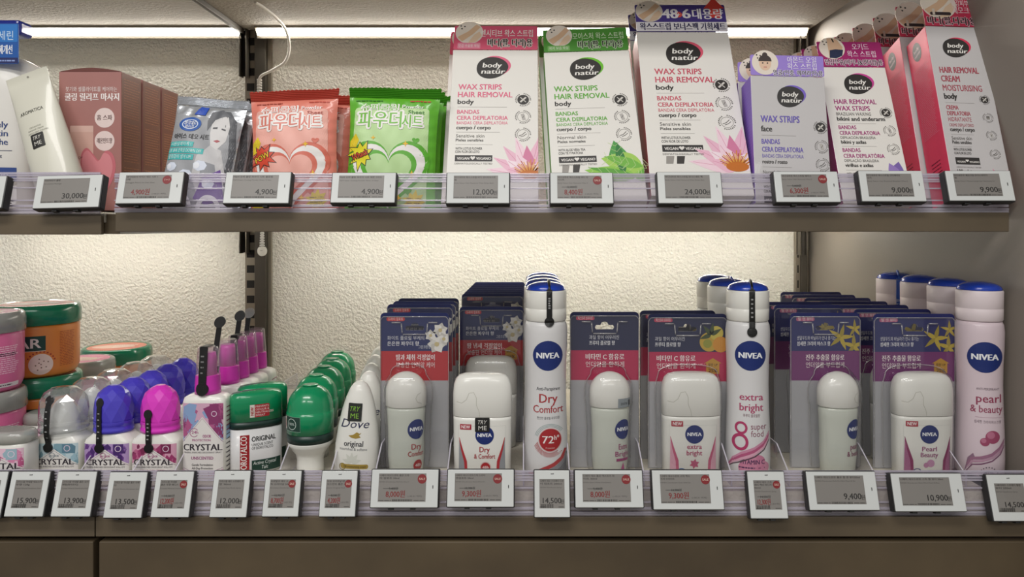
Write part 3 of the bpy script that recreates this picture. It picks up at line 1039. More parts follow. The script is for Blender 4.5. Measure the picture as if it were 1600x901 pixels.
PK, GR, PU, MG, CR = 'e5698a', '5fb436', '6f57b0', 'b02e7e', 'b8475c'
def std_items(c, skin, skin2, w1, w2):
    return [('WAX STRIPS', 61, 7.8, 52, c, .02), ('HAIR REMOVAL', 72.5, 7.8, 65, c, .02), ('body', 82.5, 6.6, 19, INK, .035),
            ('-', 87, 68), ('BANDAS', 96.8, 5.6, 26, c, .02), ('CERA DEPILATORIA', 105.4, 5.6, 60, c, .02),
            ('BANDAS CERA DEPILATÓRIA', 112, 4.2, 60, c, 0), ('cuerpo / corpo', 119, 5.2, 40, INK, .035), ('-', 123, 60),
            (skin, 130.5, 4.4, 33, '57534f', 0), (skin2, 136, 3.6, 32, INK, .02), ('-', 140.5, 52),
            (w1, 147.5, 3.2, 31, INK, .01), (w2, 152, 3.2, 28, INK, .01), ('#', 155)]
LOT = ('f6d7e2', 'efbdd0', 'f8e4eb', 'edbccf', 'd77fa3')
def paint1(b, w_, h_):
    wax_front(b, w_, h_, PK, std_items(PK, 'Sensitive skin', 'Pieles sensibles', 'WITH LOTUS FLOWER', 'CON FLOR DE LOTO'), ('lotus', 1.0, 95, 183, LOT), flat())
def head1(b, w_, h_):
    header(b, w_, h_, 36, 'dd5a78', 'arm', '', '', flat(), -w_ / 2 + 19, 17,
           [('센시티브 왁스 스트립', w_ * .13, h_ + 20, 8.5, w_ * .62, 'f7efe9', .01, None),
            ('바디(팔, 다리)용', w_ * .17, h_ + 5.5, 9, w_ * .52, '26201f', .03, 'f2e4dd')])
    mp = flat()
    b.rect(-w_ / 2 + 5, -w_ / 2 + 33, h_ + 1, h_ + 10, 'e58aa0', mp, 1.05, r=1.5)
    b.text('민감 수술용 왁싱', -w_ / 2 + 19, h_ + 3.6, 3.6, 'f7e9e6', mp, 'c', w=25, off=1.15)
t, w1_, L1_ = carton('white wax strip box with pink lettering and a pink header tab, front of its row', 708, 840.5, 78, 24.8, .3, 22, 'wax_strip_box', 'box', 'e7c6ce', paint1, 'wax strip boxes with pink headers', head=head1)
behind(t, ['white wax strip box half hidden behind the pink-tabbed one'], 22, 24.8, dx=-7)

def paint2(b, w_, h_):
    wax_front(b, w_, h_, '6fc22f', std_items('5fae35', 'Normal skin', 'Pieles normales', 'WITH ALOE VERA TEA', 'CON TÉ Y MATCHA'), ('leaf', 1.0, 84, 178, None), flat(), lf=9.5)
    mp = flat()
    for q, c in ((0, '9a958f'), (12, '3a3633')):
        b.poly([(-w_ / 2 + 12 + q, 38), (-w_ / 2 + 19 + q, 38), (-w_ / 2 + 21 + q, 48), (-w_ / 2 + 13 + q, 48)], c, mp, .15)
def head2(b, w_, h_):
    header(b, w_, h_, 34, '4d9335', 'arm', '', '', flat(), -w_ / 2 + 20, 16,
           [('모이스처 왁스 스트립', w_ * .15, h_ + 18, 8, w_ * .60, 'd9edc8', .005, None),
            ('바디(팔, 다리)용', w_ * .17, h_ + 5, 8.5, w_ * .52, '1e261b', .03, 'd5e8c6')])
    mp = flat()
    b.rect(-w_ / 2 + 5, -w_ / 2 + 32, h_ + 1, h_ + 9, '7cb564', mp, 1.05, r=1.5)
    b.text('피지 보습 왁싱', -w_ / 2 + 18.5, h_ + 3.4, 3.4, 'e7f2dc', mp, 'c', w=23, off=1.15)
t, _, _ = carton('white wax strip box with green lettering, green leaves and a green header tab', 849.5, 983, 80, 24.8, -2.2, 22, 'wax_strip_box', 'box', '63b23c', paint2, 'wax strip boxes with green headers', head=head2)
behind(t, ['green-sided wax strip box tucked behind the green-tabbed box'], 22, 24.8, dx=-5)

def paint3(b, w_, h_):
    wax_front(b, w_, h_, 'ea5d78', std_items('cf5468', 'Sensitive skin', 'Pieles sensibles', 'WITH LOTUS FLOWER', 'CON FLOR DE LOTO'), ('lotus', 1.0, 92, 184, LOT), flat(), lf=16, logo_u=51, icon_u=88, logo_v=33)
    mp = flat()
    for q, c in ((0, '9a958f'), (12, '3a3633')):
        b.poly([(-w_ / 2 + 20 + q, 41), (-w_ / 2 + 28 + q, 41), (-w_ / 2 + 30 + q, 51), (-w_ / 2 + 21 + q, 51)], c, mp, .15)
def head3(b, w_, h_):
    mp = flat()
    header(b, w_, h_, 43, '4a3b8c', 'arm', '', '', mp, -w_ / 2 + 18, 17,
           [('48', -w_ * .115, h_ + 21, 15, 19, 'f4f1f5', .04, None), ('6', w_ * .065, h_ + 21, 15, 9.5, 'f4f1f5', .04, None),
            ('대용량', w_ * .30, h_ + 21, 13, 38, 'f4f1f5', .03, None)])
    b.disc(-w_ * .02 - .3, h_ + 27, 4.6, 'e4574d', mp, 1.1); b.text('+', -w_ * .02 - .3, h_ + 24, 6, 'f4e9e5', mp, 'c', bold=.03, off=1.2)
    b.poly([(w_ / 2 - 27, h_ + 37), (w_ / 2 - 13, h_ + 55), (w_ / 2 - 1, h_ + 37), (w_ / 2 - 6, h_ + 37), (w_ / 2 - 6, h_ + 22), (w_ / 2 - 20, h_ + 22), (w_ / 2 - 20, h_ + 37)], 'df463c', mp, .98)
    b.rect(-w_ / 2 + .3, w_ / 2 - .3, h_ + .5, h_ + 15, 'eeebf0', mp, 1.05)
    b.text('왁스스트립 보너스팩 기획세트', 1, h_ + 3, 9, '2e2a5a', mp, 'c', w=w_ * .93, bold=.03, off=1.2)
t, _, _ = carton('largest wax strip box with a navy 48+6 header and red side', 994.5, 1138, 50, 26, 0, 36, 'wax_strip_box', 'box', 'b23f4a', paint3, 'large wax strip boxes', head=head3)
behind(t, ['large wax strip box with a navy header hidden behind the largest one'], 36, 26, dx=-2)

def paint4(b, w_, h_):
    c = '6a5bb5'
    it = [('WAX STRIPS', 61, 8.6, 54, c, .025), ('face', 73, 7.2, 15, INK, .035), ('-', 78, 60),
          ('BANDAS', 89, 6.2, 25, c, .02), ('CERA DEPILATORIA', 99, 6.2, 57, c, .02), ('BANDAS CERA DEPILATÓRIA', 106.5, 4.4, 57, c, 0),
          ('rostro / rosto', 114, 5.0, 34, INK, .035), ('-', 118.5, 52), ('Normal skin', 127, 4.4, 26, '57534f', 0), ('Pieles normales', 133.5, 4.2, 31, INK, .02),
          ('-', 138, 52), ('WITH SWEET ALMOND OIL', 145, 3.4, 34, INK, .01), ('CON ACEITE DE ALMENDRAS DULCES', 150.5, 3.4, 46, INK, .01), ('#', 155)]
    wax_front(b, w_, h_, '7a62c9', it, ('blossom', 1.1, 78, 156, ('f2b3bf', 'e98fa5', 'efc0c8')), flat(), sy=157 / 172, lf=12, logo_u=56, logo_v=28, logo_k=.95, icons=(66, 91, 114), icon_u=95)
    b.lines(4, 32, 20, h_ - 15, 30, '9b80dd', left_side(-w_ / 2, 35), .2, .5, 4)
def head4(b, w_, h_):
    header(b, w_, h_, 25, '9c82d6', 'face', '', '', flat(), -w_ / 2 + 17, 15,
           [('아몬드 오일', w_ * .2, h_ + 16.6, 6, 33, 'efe8fa', .01, None), ('왁스 스트립', w_ * .2, h_ + 8.6, 6, 33, 'efe8fa', .01, None),
            ('얼굴(인중, 헤어라인)용', w_ * .14, h_ + 1.2, 5.0, 56, '262033', .02, 'ece4f7')])
t, _, _ = carton('small grey-white wax strip box for the face with a lilac header', 1172.5, 1288, 119, 12, 1.6, 35, 'wax_strip_box', 'box', '8361c9', paint4, 'small lilac wax strip boxes', head=head4, body='card_grey')
behind(t, ['small lilac wax strip box just behind the front lilac one'], 35, 12, dx=-3)

def paint5(b, w_, h_):
    c = 'a8327c'
    it = [('HAIR REMOVAL', 62, 7.6, 66, c, .02), ('WAX STRIPS', 73, 7.6, 54, c, .02), ('BRAZILIAN WAXING', 81, 5, 54, '57534f', 0), ('bikini and underarm', 89.5, 6.2, 74, INK, .035), ('-', 94, 72),
          ('BANDAS', 103, 6.0, 27, c, .02), ('CERA DEPILATORIA', 112, 6.0, 62, c, .02), ('DEPILACIÓN BRASILEÑA', 118.5, 4, 54, '57534f', 0), ('bikini y axilas', 126, 5.2, 38, INK, .035), ('-', 130, 66),
          ('BANDAS', 139, 6.0, 27, c, .02), ('CERA DEPILATÓRIA', 148, 6.0, 62, c, .02), ('DEPILAÇÃO BRASILEIRA', 154.5, 4, 52, '57534f', 0), ('virilhas e axilas', 162, 5.2, 42, INK, .035), ('-', 167, 66),
          ('WITH ORCHID', 174, 3.2, 22, INK, .01), ('CON ORQUÍDEA', 179, 3.2, 26, INK, .01)]
    wax_front(b, w_, h_, 'd0429a', it, ('orchid', 1.0, 88, 176, ('7f67b0', '9a80c4', '6a519c')), flat(), lf=13, logo_u=57, logo_k=1.12, logo_v=30, icons=(76, 105, 134), icon_u=91)
def head5(b, w_, h_):
    header(b, w_, h_, 36, 'a3206a', 'under', '', '', flat(), -w_ / 2 + 18, 15.5,
           [('오키드', w_ * .17, h_ + 25, 7, 20, 'f0d6e4', .01, None), ('왁스 스트립', w_ * .17, h_ + 14.5, 7, 34, 'f0d6e4', .01, None),
            ('민감부위(비키니&언더암)용', w_ * .03, h_ + 3, 6.4, 68, '23131d', .02, 'eed2e0')])
t, _, _ = carton('wax strip box with a magenta header and purple orchid, front of its row', 1281, 1383, 105, 22, .6, 20, 'wax_strip_box', 'box', 'a3206a', paint5, 'magenta-headed wax strip boxes', y0=8, head=head5)
behind(t, ['magenta-headed wax strip box directly behind the front one', 'magenta-headed wax strip box third from the front of its row', 'rearmost of the magenta-headed wax strip boxes', ], 20, 22, gap=14, dx=-4)

def paint6(b, w_, h_):
    c = 'ac4a58'
    it = [('HAIR REMOVAL', 63, 7.8, 72, c, .025), ('CREAM', 74.5, 7.8, 34, c, .025), ('MOISTURISING', 86.5, 7.8, 72, c, .01), ('body', 97, 7.2, 23, INK, .04), ('-', 102, 66),
          ('CREMA', 110.5, 5.2, 22, c, .02), ('DEPILATORIA', 118, 5.2, 42, c, .02), ('HIDRATANTE', 125.5, 5.2, 42, c, 0), ('CREME DEPILATÓRIO', 132, 3.6, 44, c, 0), ('cuerpo / corpo', 138, 5, 44, INK, .03), ('-', 142, 54),
          ('Sensitive skin', 148.5, 4.2, 36, '57534f', 0), ('Pieles sensibles', 153.5, 4, 34, INK, .02), ('-', 157, 46), ('WITH LOTUS FLOWER', 162, 3, 32, INK, .01), ('CON FLOR DE LOTO', 166.5, 3, 30, INK, .01),
          ('#', 170), ('100 ml ℮', 190, 5.6, 26, '57534f', .01), ('3.39 fl.oz', 197.5, 5, 22, '57534f', .01)]
    wax_front(b, w_, h_, 'e0385c', it, ('lotus', .9, 92, 212, ('e7b7c0', 'd98fa5', 'efcfd4', 'c06a86')), flat(), lf=13, logo_u=52, logo_v=30, logo_k=1.25, icons=(97, 120, 142, 165), icon_u=86, icon_kinds=(0, 3, 1, 2), sy=h_ / 217)
    mp = left_side(-w_ / 2, 44)
    egg = ell(20, h_ - 21, 9, 13, 28, .2)
    b.poly(egg, '2f2226', mp, .2)
    b.text('body', 20, h_ - 20, 4.2, 'e9d4d8', mp, 'c', w=11, bold=.03, rot=.25, off=.3)
    b.text('natür', 21, h_ - 26.5, 4.2, 'e9d4d8', mp, 'c', w=13, bold=.03, rot=.25, off=.3)
    b.lines(6, 38, h_ * .38, h_ - 42, 46, 'f58aa0', mp, .2, .8, 5)
    b.lines(12, 32, h_ * .16, h_ * .24, 4, '7c1430', mp, .2, 1.2, 6)
def head6(b, w_, h_):
    mp = flat()
    header(b, w_, h_, 44, 'c22a4e', 'arm', '', '', mp, -w_ / 2 + 20, 21,
           [('민감피부용', w_ * .24, h_ + 29, 7, 26, 'f3d6db', .01, None), ('제모크림', w_ * .24, h_ + 18.5, 7.5, 26, 'f3d6db', .01, None),
            ('바디(팔,다리)용', 0, h_ + 3, 8.5, w_ * .88, '2a1116', .035, 'e9b9c2')])
    b.rect(-w_ / 2 + 8, -w_ / 2 + 33, h_ + 15, h_ + 19.5, '2a1a1e', mp, 1.2, r=2)
    b.rect(-w_ / 2 + 11, -w_ / 2 + 14, h_ + 15.5, h_ + 24, 'd9cdbf', mp, 1.25)
t, _, _ = carton('tall hair removal cream box with a bright pink side, nearest the side panel', 1445.5, 1531, 41.5, 19, 2.0, 44, 'cream_box', 'box', 'f4486d', paint6, 'tall pink-sided cream boxes', head=head6, body='card_grey')
behind(t, ['pink-sided cream box behind the nearest one, only its side edge and header showing', 'third pink-sided cream box from the front, header circle peeking out', 'fourth pink-sided cream box, its header circle low against the panel', 'rearmost pink-sided cream box at the back of the row'], 44, 19, gap=2, dx=-5)

# ---- pink massage set cartons
def paint7(b, w_, h_):
    mp = flat()
    b.rect(-w_ / 2 + .6, w_ / 2 - .6, .6, h_ - .6, 'a9756f', mp, .1)
    b.text('붓기와 셀룰라이트를 케어하는', w_ * .02, h_ - 22, 4.2, 'f0e2df', mp, 'c', w=w_ * .82, bold=.0)
    b.text('쿨링 릴리프 마사지', w_ * .03, h_ - 32, 6.6, 'f7efec', mp, 'c', w=w_ * .86, bold=.035)
    for v, tx in ((h_ - 52, '홈 스파'), (h_ - 78, '레몬민트향')):
        b.disc(w_ * .23, v, 11.2, 'e9d5d0', mp, .2)
        b.text(tx, w_ * .23, v - 2.2, 4.6, '5a3a38', mp, 'c', w=17, bold=.02)
    b.poly(rrect(-w_ * .32, w_ * .05, 34, h_ - 62, 3), 'cfa79a', mp, .18)
    b.poly(rrect(-w_ * .32, w_ * .05, h_ - 68, h_ - 61, 1), 'd8b4a8', mp, .22)
    b.text('AROMATICA', -w_ * .12, 58, 3, '6a4a46', mp, 'c', w=18, off=.3)
    g = [(-.2, -.75), (.1, -.55), (.42, -.1), (.52, .3), (.42, .62), (.22, .70), (.1, .52), (0, .45), (-.14, .60), (-.34, .78), (-.5, .62), (-.52, .3), (-.46, -.1), (-.36, -.5)]
    cu, cv = w_ * .13, 38
    gs = []
    n = len(g)
    for i in range(n):
        p0, p1, p2, p3 = g[i - 1], g[i], g[(i + 1) % n], g[(i + 2) % n]
        for k in range(4):
            t_ = k / 4
            gs.append(tuple(.5 * (2 * p1[j] + (p2[j] - p0[j]) * t_ + (2 * p0[j] - 5 * p1[j] + 4 * p2[j] - p3[j]) * t_ ** 2 + (3 * p1[j] - p0[j] - 3 * p2[j] + p3[j]) * t_ ** 3) for j in (0, 1)))
    b.poly([(cu + x * 38, cv + y * 42) for x, y in gs], 'c96f78', mp, .3)
    b.poly([(cu - 1 + x * 33, cv + 1 + y * 37) for x, y in gs], 'd98a90', mp, .36)
    b.text('AROMATICA', cu - 12, 22, 2.6, 'eccfcf', mp, 'c', w=16, rot=-1.2, off=.45)
    sp = right_side(w_ / 2)
    for j in range(3):
        v1 = h_ - 6 - j * h_ * .32
        b.lines(5, 38, v1 - h_ * .29, v1, 15, 'b5714f', sp, .2, .9, 11 + j)
t = thing('massage_set_box', 'dusty pink massage set box with white Korean headline, front of its row', 'box', ((X(92, 24) + X(190, 24)) / 2, 24, UP + .8), group='dusty pink massage set boxes')
wm, hm = X(190, 24) - X(92, 24), Z(113, 24) - UP
b = MB(); b.box(-wm / 2, wm / 2, 0, 42, 0, hm, 'a06a66', .7, {'right': '7d4a33', 'top': '5e332c', 'left': '7d4a33'}); paint7(b, wm, hm); b.build('carton', t)
b = MB()
pr = [(-wm / 2 + 1, hm + .2)] + [(-wm / 2 + 1 + (wm - 2) * i / 10, hm + .4 + 4.2 * sin(pi * i / 10)) for i in range(11)] + [(wm / 2 - 1, hm + .2)]
b.poly(pr, '6d3a33', flat(.6), 0)
b.poly([(u, v) for u, v in pr], '55302a', flat(1.6), 0)
b.build('lid_flap', t)
bx = t.location / S
for i, lb in enumerate(('dusty pink massage set box second in its row, brown side showing', 'rear dusty pink massage set box, third in its row')):
    dup(t, lb, (bx.x + .0 * i, bx.y + 45.5 * (i + 1), UP + .8))

# ---- white tube leaning against the lotion bottle
t = thing('cream_tube', 'flat-crimped pale tube with a black try-me sticker leaning on the lotion bottle', 'tube', (X(107, -12), -13, UP + 3), (R(-9), R(-22), 0))
prof = [(10, 24.5, 19, 2.0), (30, 25, 18, 2), (75, 24.6, 14, 2), (112, 24.0, 8, 2), (138, 23.4, 3.2, 2.2), (148, 23.2, 1.0, 6), (163, 23.2, .8, 6)]
b = MB(); b.loft(prof, 'tube_body', 40, cy=0)
mp = front_of(prof)
b.text('AROMATICA', -3, 113, 4, '4a4a42', mp, 'c', w=26, bold=.01, L=4)
b.text('CIRCULATING', -2, 94, 1.8, '8b8b80', mp, 'c', w=13); b.text('MASSAGE CREAM', -2, 90.5, 1.8, '8b8b80', mp, 'c', w=17); b.text('LEMON MINT SCENTED', 0, 87, 1.8, '8b8b80', mp, 'c', w=22)
b.text('140ml / 4.73 fl.oz.', -8, 24, 2.2, '6d6d64', mp, 'c', w=19)
b.disc(1, 158, 1.2, '8d8b80', mp, .3)
b.build('tube_body', t)
b = MB(); b.pad(rrect(-9, 5, 69, 86, 1), '23221f', mp, .5, 0)
b.text('TRY', -2, 79, 4.4, 'd8d6cc', mp, 'c', w=9, shear=.3, off=.7); b.text('ME', -2, 71.8, 4.6, 'd8d6cc', mp, 'c', w=8, off=.7)
b.build('tester_sticker', t)
b = MB(); b.loft([(0, 23.6, 17.5, 2), (9.6, 24.2, 18.5, 2)], 'plastic_white', 40); b.build('cap', t)

# ---- lotion bottle at the frame edge
xl_ = X(-17, 60)
t = thing('lotion_bottle', 'large white lotion bottle with blue pump and blue hang tag at the frame edge', 'bottle', (xl_, 72, UP + .8))
prof = [(0, 54, 30, 3.2), (4, 57, 33, 3.2), (80, 58, 34, 3.2), (140, 58, 33, 3.2), (160, 57, 32, 3.0), (172, 50, 29, 2.8), (180, 36, 24, 2.4), (184, 22, 18, 2), (190, 17, 17, 2)]
b = MB(); b.loft(prof, 'bottle_white', 56)
mp = front_of(prof)
b.disc(-8, 132, 25, '20295c', mp, .25, rv=13, L=5); b.text('Vaseline', -7, 128, 8, 'e9ebf2', mp, 'c', w=36, bold=.02, off=.5)
b.text('INTENSIVE CARE', -4, 110, 4.2, '33405f', mp, 'c', w=46, bold=.02)
for i, tx in enumerate(('Healthy Lovely', 'Bright Skin', 'Aloe Soothe')):
    b.text(tx, 36, 96 - 10 * i, 7, '27407a', mp, 'r', bold=.02, w=(62, 46, 48)[i], L=5)
b.rect(-40, 40, 69, 69.6, '33405f', mp, .25, L=5)
b.text('non-greasy  fast absorbing', 30, 62, 3.4, '33405f', mp, 'r', w=58)
b.rect(-44, 44, 34, 50, '2f4a8c', mp, .25, L=5); b.text('body lotion', 36, 39, 7, 'dfe6f2', mp, 'r', w=52, off=.5)
b.rect(-44, 44, 30, 33.5, 'c9c4b8', mp, .25, L=5); b.rect(-44, 44, 3, 29, 'f0efec', mp, .25, L=5)
b.disc(30, 20, 4.4, '2c2c2c', mp, .4); b.disc(37, 26, 1.6, '2c2c2c', mp, .4)
b.lines(20, 42, 5, 13, 3, '2c2c2c', mp, .4, 1.2, 4)
b.build('bottle_body', t)
b = MB(); b.loft([(190, 19, 19, 2), (204, 19.5, 19.5, 2), (206, 17, 17, 2), (212, 12, 12, 2)], 'pump_blue', 36)
b.box(-20, 36, -12, 12, 208, 226, 'pump_blue', 4, seg=3)
b.build('pump', t)
b = MB()
tg = rrect(-5, 52, 168, 214, 1.5)
b.pad(tg, '1c57a5', flat(-36), .8, 0, 0)
b.poly(rrect(-3, 51, 193, 213, 1), '2a77c4', flat(-36), .9); b.rect(-4, 51.5, 168.5, 175, '20285e', flat(-36), .9)
b.text('바세린', 33, 196, 8, 'cfe3f4', flat(-36), 'c', w=26, off=1.0); b.text('72시간 연해개선', 25, 180, 8, 'e9eef6', flat(-36), 'c', w=40, bold=.02, off=1.0)
b.lines(-1, 49, 169, 174, 1, '8ea2d6', flat(-36), 1.0, 1.6)
b.tube([(-6, -36.5, 212), (-6, -28, 214), (-6, -11, 214)], .8, 'pump_blue')
b.build('hang_tag', t)

# ---- soft pouches
def pillow(b, w_, h_, bulge, mat, crimp, crimp_mat, flare=3.0, nx=48, ny=56, seed=1, back=True):
    rd = random.Random(seed)
    ph = [rd.random() * 6 for _ in range(6)]
    def half(v):
        q = v / h_
        return w_ / 2 * (1 - .035 * sin(pi * q)) + flare * max(0, q - .8) * 5 * .3
    def y(u, v):
        a = min(1, abs(u) / half(v)); q = min(1, max(0, v / (h_)))
        base = (1 - a ** 3.2) ** .8 * min(1, (sin(pi * min(1, max(0, q)))) ** .55)
        wr = .55 * sin(u * .21 + v * .13 + ph[0]) + .4 * sin(u * .4 - v * .22 + ph[1]) * (abs(q - .5) * 1.6)
        edge = 1.2 * sin(v * .5 + ph[2]) * a ** 4 + 1.3 * sin(u * .45 + ph[3]) * abs(2 * q - 1) ** 5
        return -(bulge * base + (wr + edge) * base ** .5)
    for sg in ((1, -.7) if back else (1,)):
        vs_ = []
        for j in range(ny + 1):
            v = h_ * j / ny
            for i in range(nx + 1):
                u = (2 * i / nx - 1) * half(v)
                vs_.append((u, sg * y(u, v) - (0.01 if sg > 0 else -.01), v))
        fs = [(j * (nx + 1) + i, j * (nx + 1) + i + 1, (j + 1) * (nx + 1) + i + 1, (j + 1) * (nx + 1) + i) for j in range(ny) for i in range(nx)]
        b.add(vs_, fs, mat, True)
    # ribbed seal along the top with a toothed edge
    hw = half(h_) + flare * .6
    n = 44
    vs_, fs = [], []
    m = 12
    for j in range(m + 1):
        for i in range(n + 1):
            u = (2 * i / n - 1) * (half(h_) + (hw - half(h_)) * j / m)
            zz = h_ + crimp * j / m + ((.9 if i % 2 else -.5) if j == m else 0)
            vs_.append((u, (-.7 if j % 2 else .5) - .3 + 1.2 * sin(u * .09 + ph[4]), zz))
    for j in range(m):
        for i in range(n):
            fs.append((j * (n + 1) + i, j * (n + 1) + i + 1, (j + 1) * (n + 1) + i + 1, (j + 1) * (n + 1) + i))
    b.add(vs_, fs, crimp_mat, False)
    return lambda u, v, o: Vector((u, y(u, min(v, h_)) - o * 1.5 - .22, v))

def pouch(label, name, cat, pxl, pxr, pyt, theta, tilt, bulge, mat, crimp_mat, crimp, paint, group, y0=4.0, seed=1, flare=3.0):
    w_, L, xt = lean_place(pxl, pxr, pyt, theta, y0 + bulge)
    t = thing(name, label, cat, (xt - L * sin(R(tilt)), y0 + bulge, UP + .8), (R(-theta), R(tilt), 0), group)
    b = MB()
    mp = pillow(b, w_ - 4, L - crimp, bulge, mat, crimp, crimp_mat, flare, seed=seed)
    paint(b, w_ - 4, L - crimp, mp)
    b.build('pouch', t)
    return t

def paint_foil(b, w_, h_, mp):
    P = lambda pts, c, o=.3, L=2.6: b.poly([(u * w_, v * h_) for u, v in pts], c, mp, o, L)
    P([(-.47, .03), (.47, .03), (.47, .86), (-.47, .90)], '9d9fa3', .2)
    # printed grey portrait
    P([(.12, .95), (.30, .96), (.42, .86), (.47, .6), (.46, .25), (.36, .2), (.40, .5), (.36, .72), (.2, .86)], '55575c', .3)
    P([(.08, .92), (.28, .93), (.35, .8), (.33, .66), (.24, .56), (.14, .60), (.10, .72)], 'd2d0cf', .34)
    P([(.05, .94), (.2, .97), (.34, .9), (.25, .9), (.12, .86), (.05, .74), (.02, .84)], '63656a', .38)
    P([(.12, .78), (.18, .79), (.18, .77), (.12, .765)], '3b3b40', .42); P([(.24, .78), (.30, .77), (.30, .755), (.24, .765)], '3b3b40', .42)
    P([(.17, .645), (.22, .66), (.26, .65), (.22, .63)], 'a8444c', .42)
    P([(-.02, .5), (.14, .6), (.3, .56), (.42, .3), (.4, .12), (.1, .1), (-.05, .3)], 'c4c3c4', .33)
    P([(.05, .45), (.25, .42), (.34, .2), (.1, .18)], '8a8c92', .37)
    P([(.12, .3), (.34, .38), (.44, .1), (.2, .05), (.02, .1)], '6a4596', .4)
    for u, v, r in ((-.36, .38, .075), (-.14, .30, .105), (.05, .40, .09), (.2, .24, .08)):
        P([(u + r * cos(R(a)) * 1.1, v + r * sin(R(a)) * .75 * w_ / h_ * 1.2) for a in (10, 60, 110, 160, 215, 265, 320)], 'd5dcea', .44)
        P([(u - r * .5 + r * .5 * cos(R(a)), v + r * .35 * sin(R(a))) for a in range(0, 360, 40)], 'e9edf4', .5)
    for u in (-.16, .24):
        b.ring(u * w_, .02 * h_, 9, 13.5, 'ecebf0', mp, .6, 26, 1.1, 0, pi)
    b.rect(-.45 * w_, -.30 * w_, .12 * h_, .2 * h_, 'e3e3e6', mp, .5)
    b.disc(-.22 * w_, .80 * h_, 13, '2a5aa8', mp, .5, rv=9, L=2.6); b.ring(-.22 * w_, .80 * h_, 8.2, 9.4, 'dbe3f2', mp, .62, 24, .66)
    b.text('생각대로', -.22 * w_, .80 * h_ - .5, 4, 'eef2f8', mp, 'c', w=14, bold=.02, off=.75, shear=.1); b.text('페이셜', -.22 * w_, .80 * h_ - 5, 3.4, 'eef2f8', mp, 'c', w=10, off=.75)
    P([(-.02, .99), (-.13, .99), (-.2, .9), (-.04, .9)], '2a52b8', .45)
    b.text('아이스 데오 시트', -.42 * w_, .655 * h_, 5.0, '1f1f22', mp, 'l', w=w_ * .52, bold=.02, off=.5, L=2.6)
    for i, tx in enumerate(('시원상쾌하게 !', '땀 냄새 끈적임 DOWN OFF', '쿨링감이 생겨 UP!')):
        v = .60 - .062 * i
        ww = (.36, .52, .40)[i]
        b.rect(-.46 * w_, (-.46 + ww) * w_, (v - .028) * h_, (v + .024) * h_, '37b3b0', mp, .48, L=2.6)
        b.text(tx, -.44 * w_, (v - .016) * h_, 3.6, 'e6f5f4', mp, 'l', w=(ww - .05) * w_, off=.62, L=2.6)
t = pouch('silver foil wipe pouch printed with a woman and ice cubes, front of its row', 'wipe_pouch', 'pouch', 278, 391, 155, 15, 4.5, 9, 'foil', 'foil', 11, paint_foil, 'silver foil wipe pouches', seed=4, y0=2)
bx = t.location / S
for i, lb in enumerate(('silver foil wipe pouch second in its row, shiny seal showing', 'silver foil wipe pouch third in its row beside the brown pouches')):
    dup(t, lb, (bx.x + 6 + 5 * i, bx.y + 19 * (i + 1), UP + .8), (R(-15), R(4), 0))
# dark brown pouches standing behind the foil ones
def paint_none(b, w_, h_, mp):
    b.rect(-w_ * .3, w_ * .3, h_ * .3, h_ * .6, '7f4f46', mp, .25, L=6)
t = pouch('glossy brown wipe pouch squeezed between the foil and orange pouches', 'wipe_pouch', 'pouch', 320, 398, 168, 9, 3, 8, 'pack_brown', 'pack_brown', 9, paint_none, 'brown wipe pouches', y0=66, seed=9)
bx = t.location / S
dup(t, 'rear glossy brown wipe pouch behind the foil pouches', (bx.x + 8, bx.y + 20, UP + .8))

def burst(b, u, v, r, c1, c2, tx, tc, mp, seed):
    b.poly(star(u, v, r * 1.12, r * .62, 9, .3, .5, seed), INK, mp, .55, 2.6)
    b.poly(star(u, v, r, r * .55, 9, .3, .5, seed), c1, mp, .66, 2.6)
    b.text(tx, u, v - r * .2, r * .42, '3a2320', mp, 'c', w=r * 1.25, bold=.09, rot=.35, off=.78, L=2.6)
    b.text(tx, u, v - r * .2, r * .42, tc, mp, 'c', w=r * 1.2, bold=.02, rot=.35, off=.9, L=2.6)

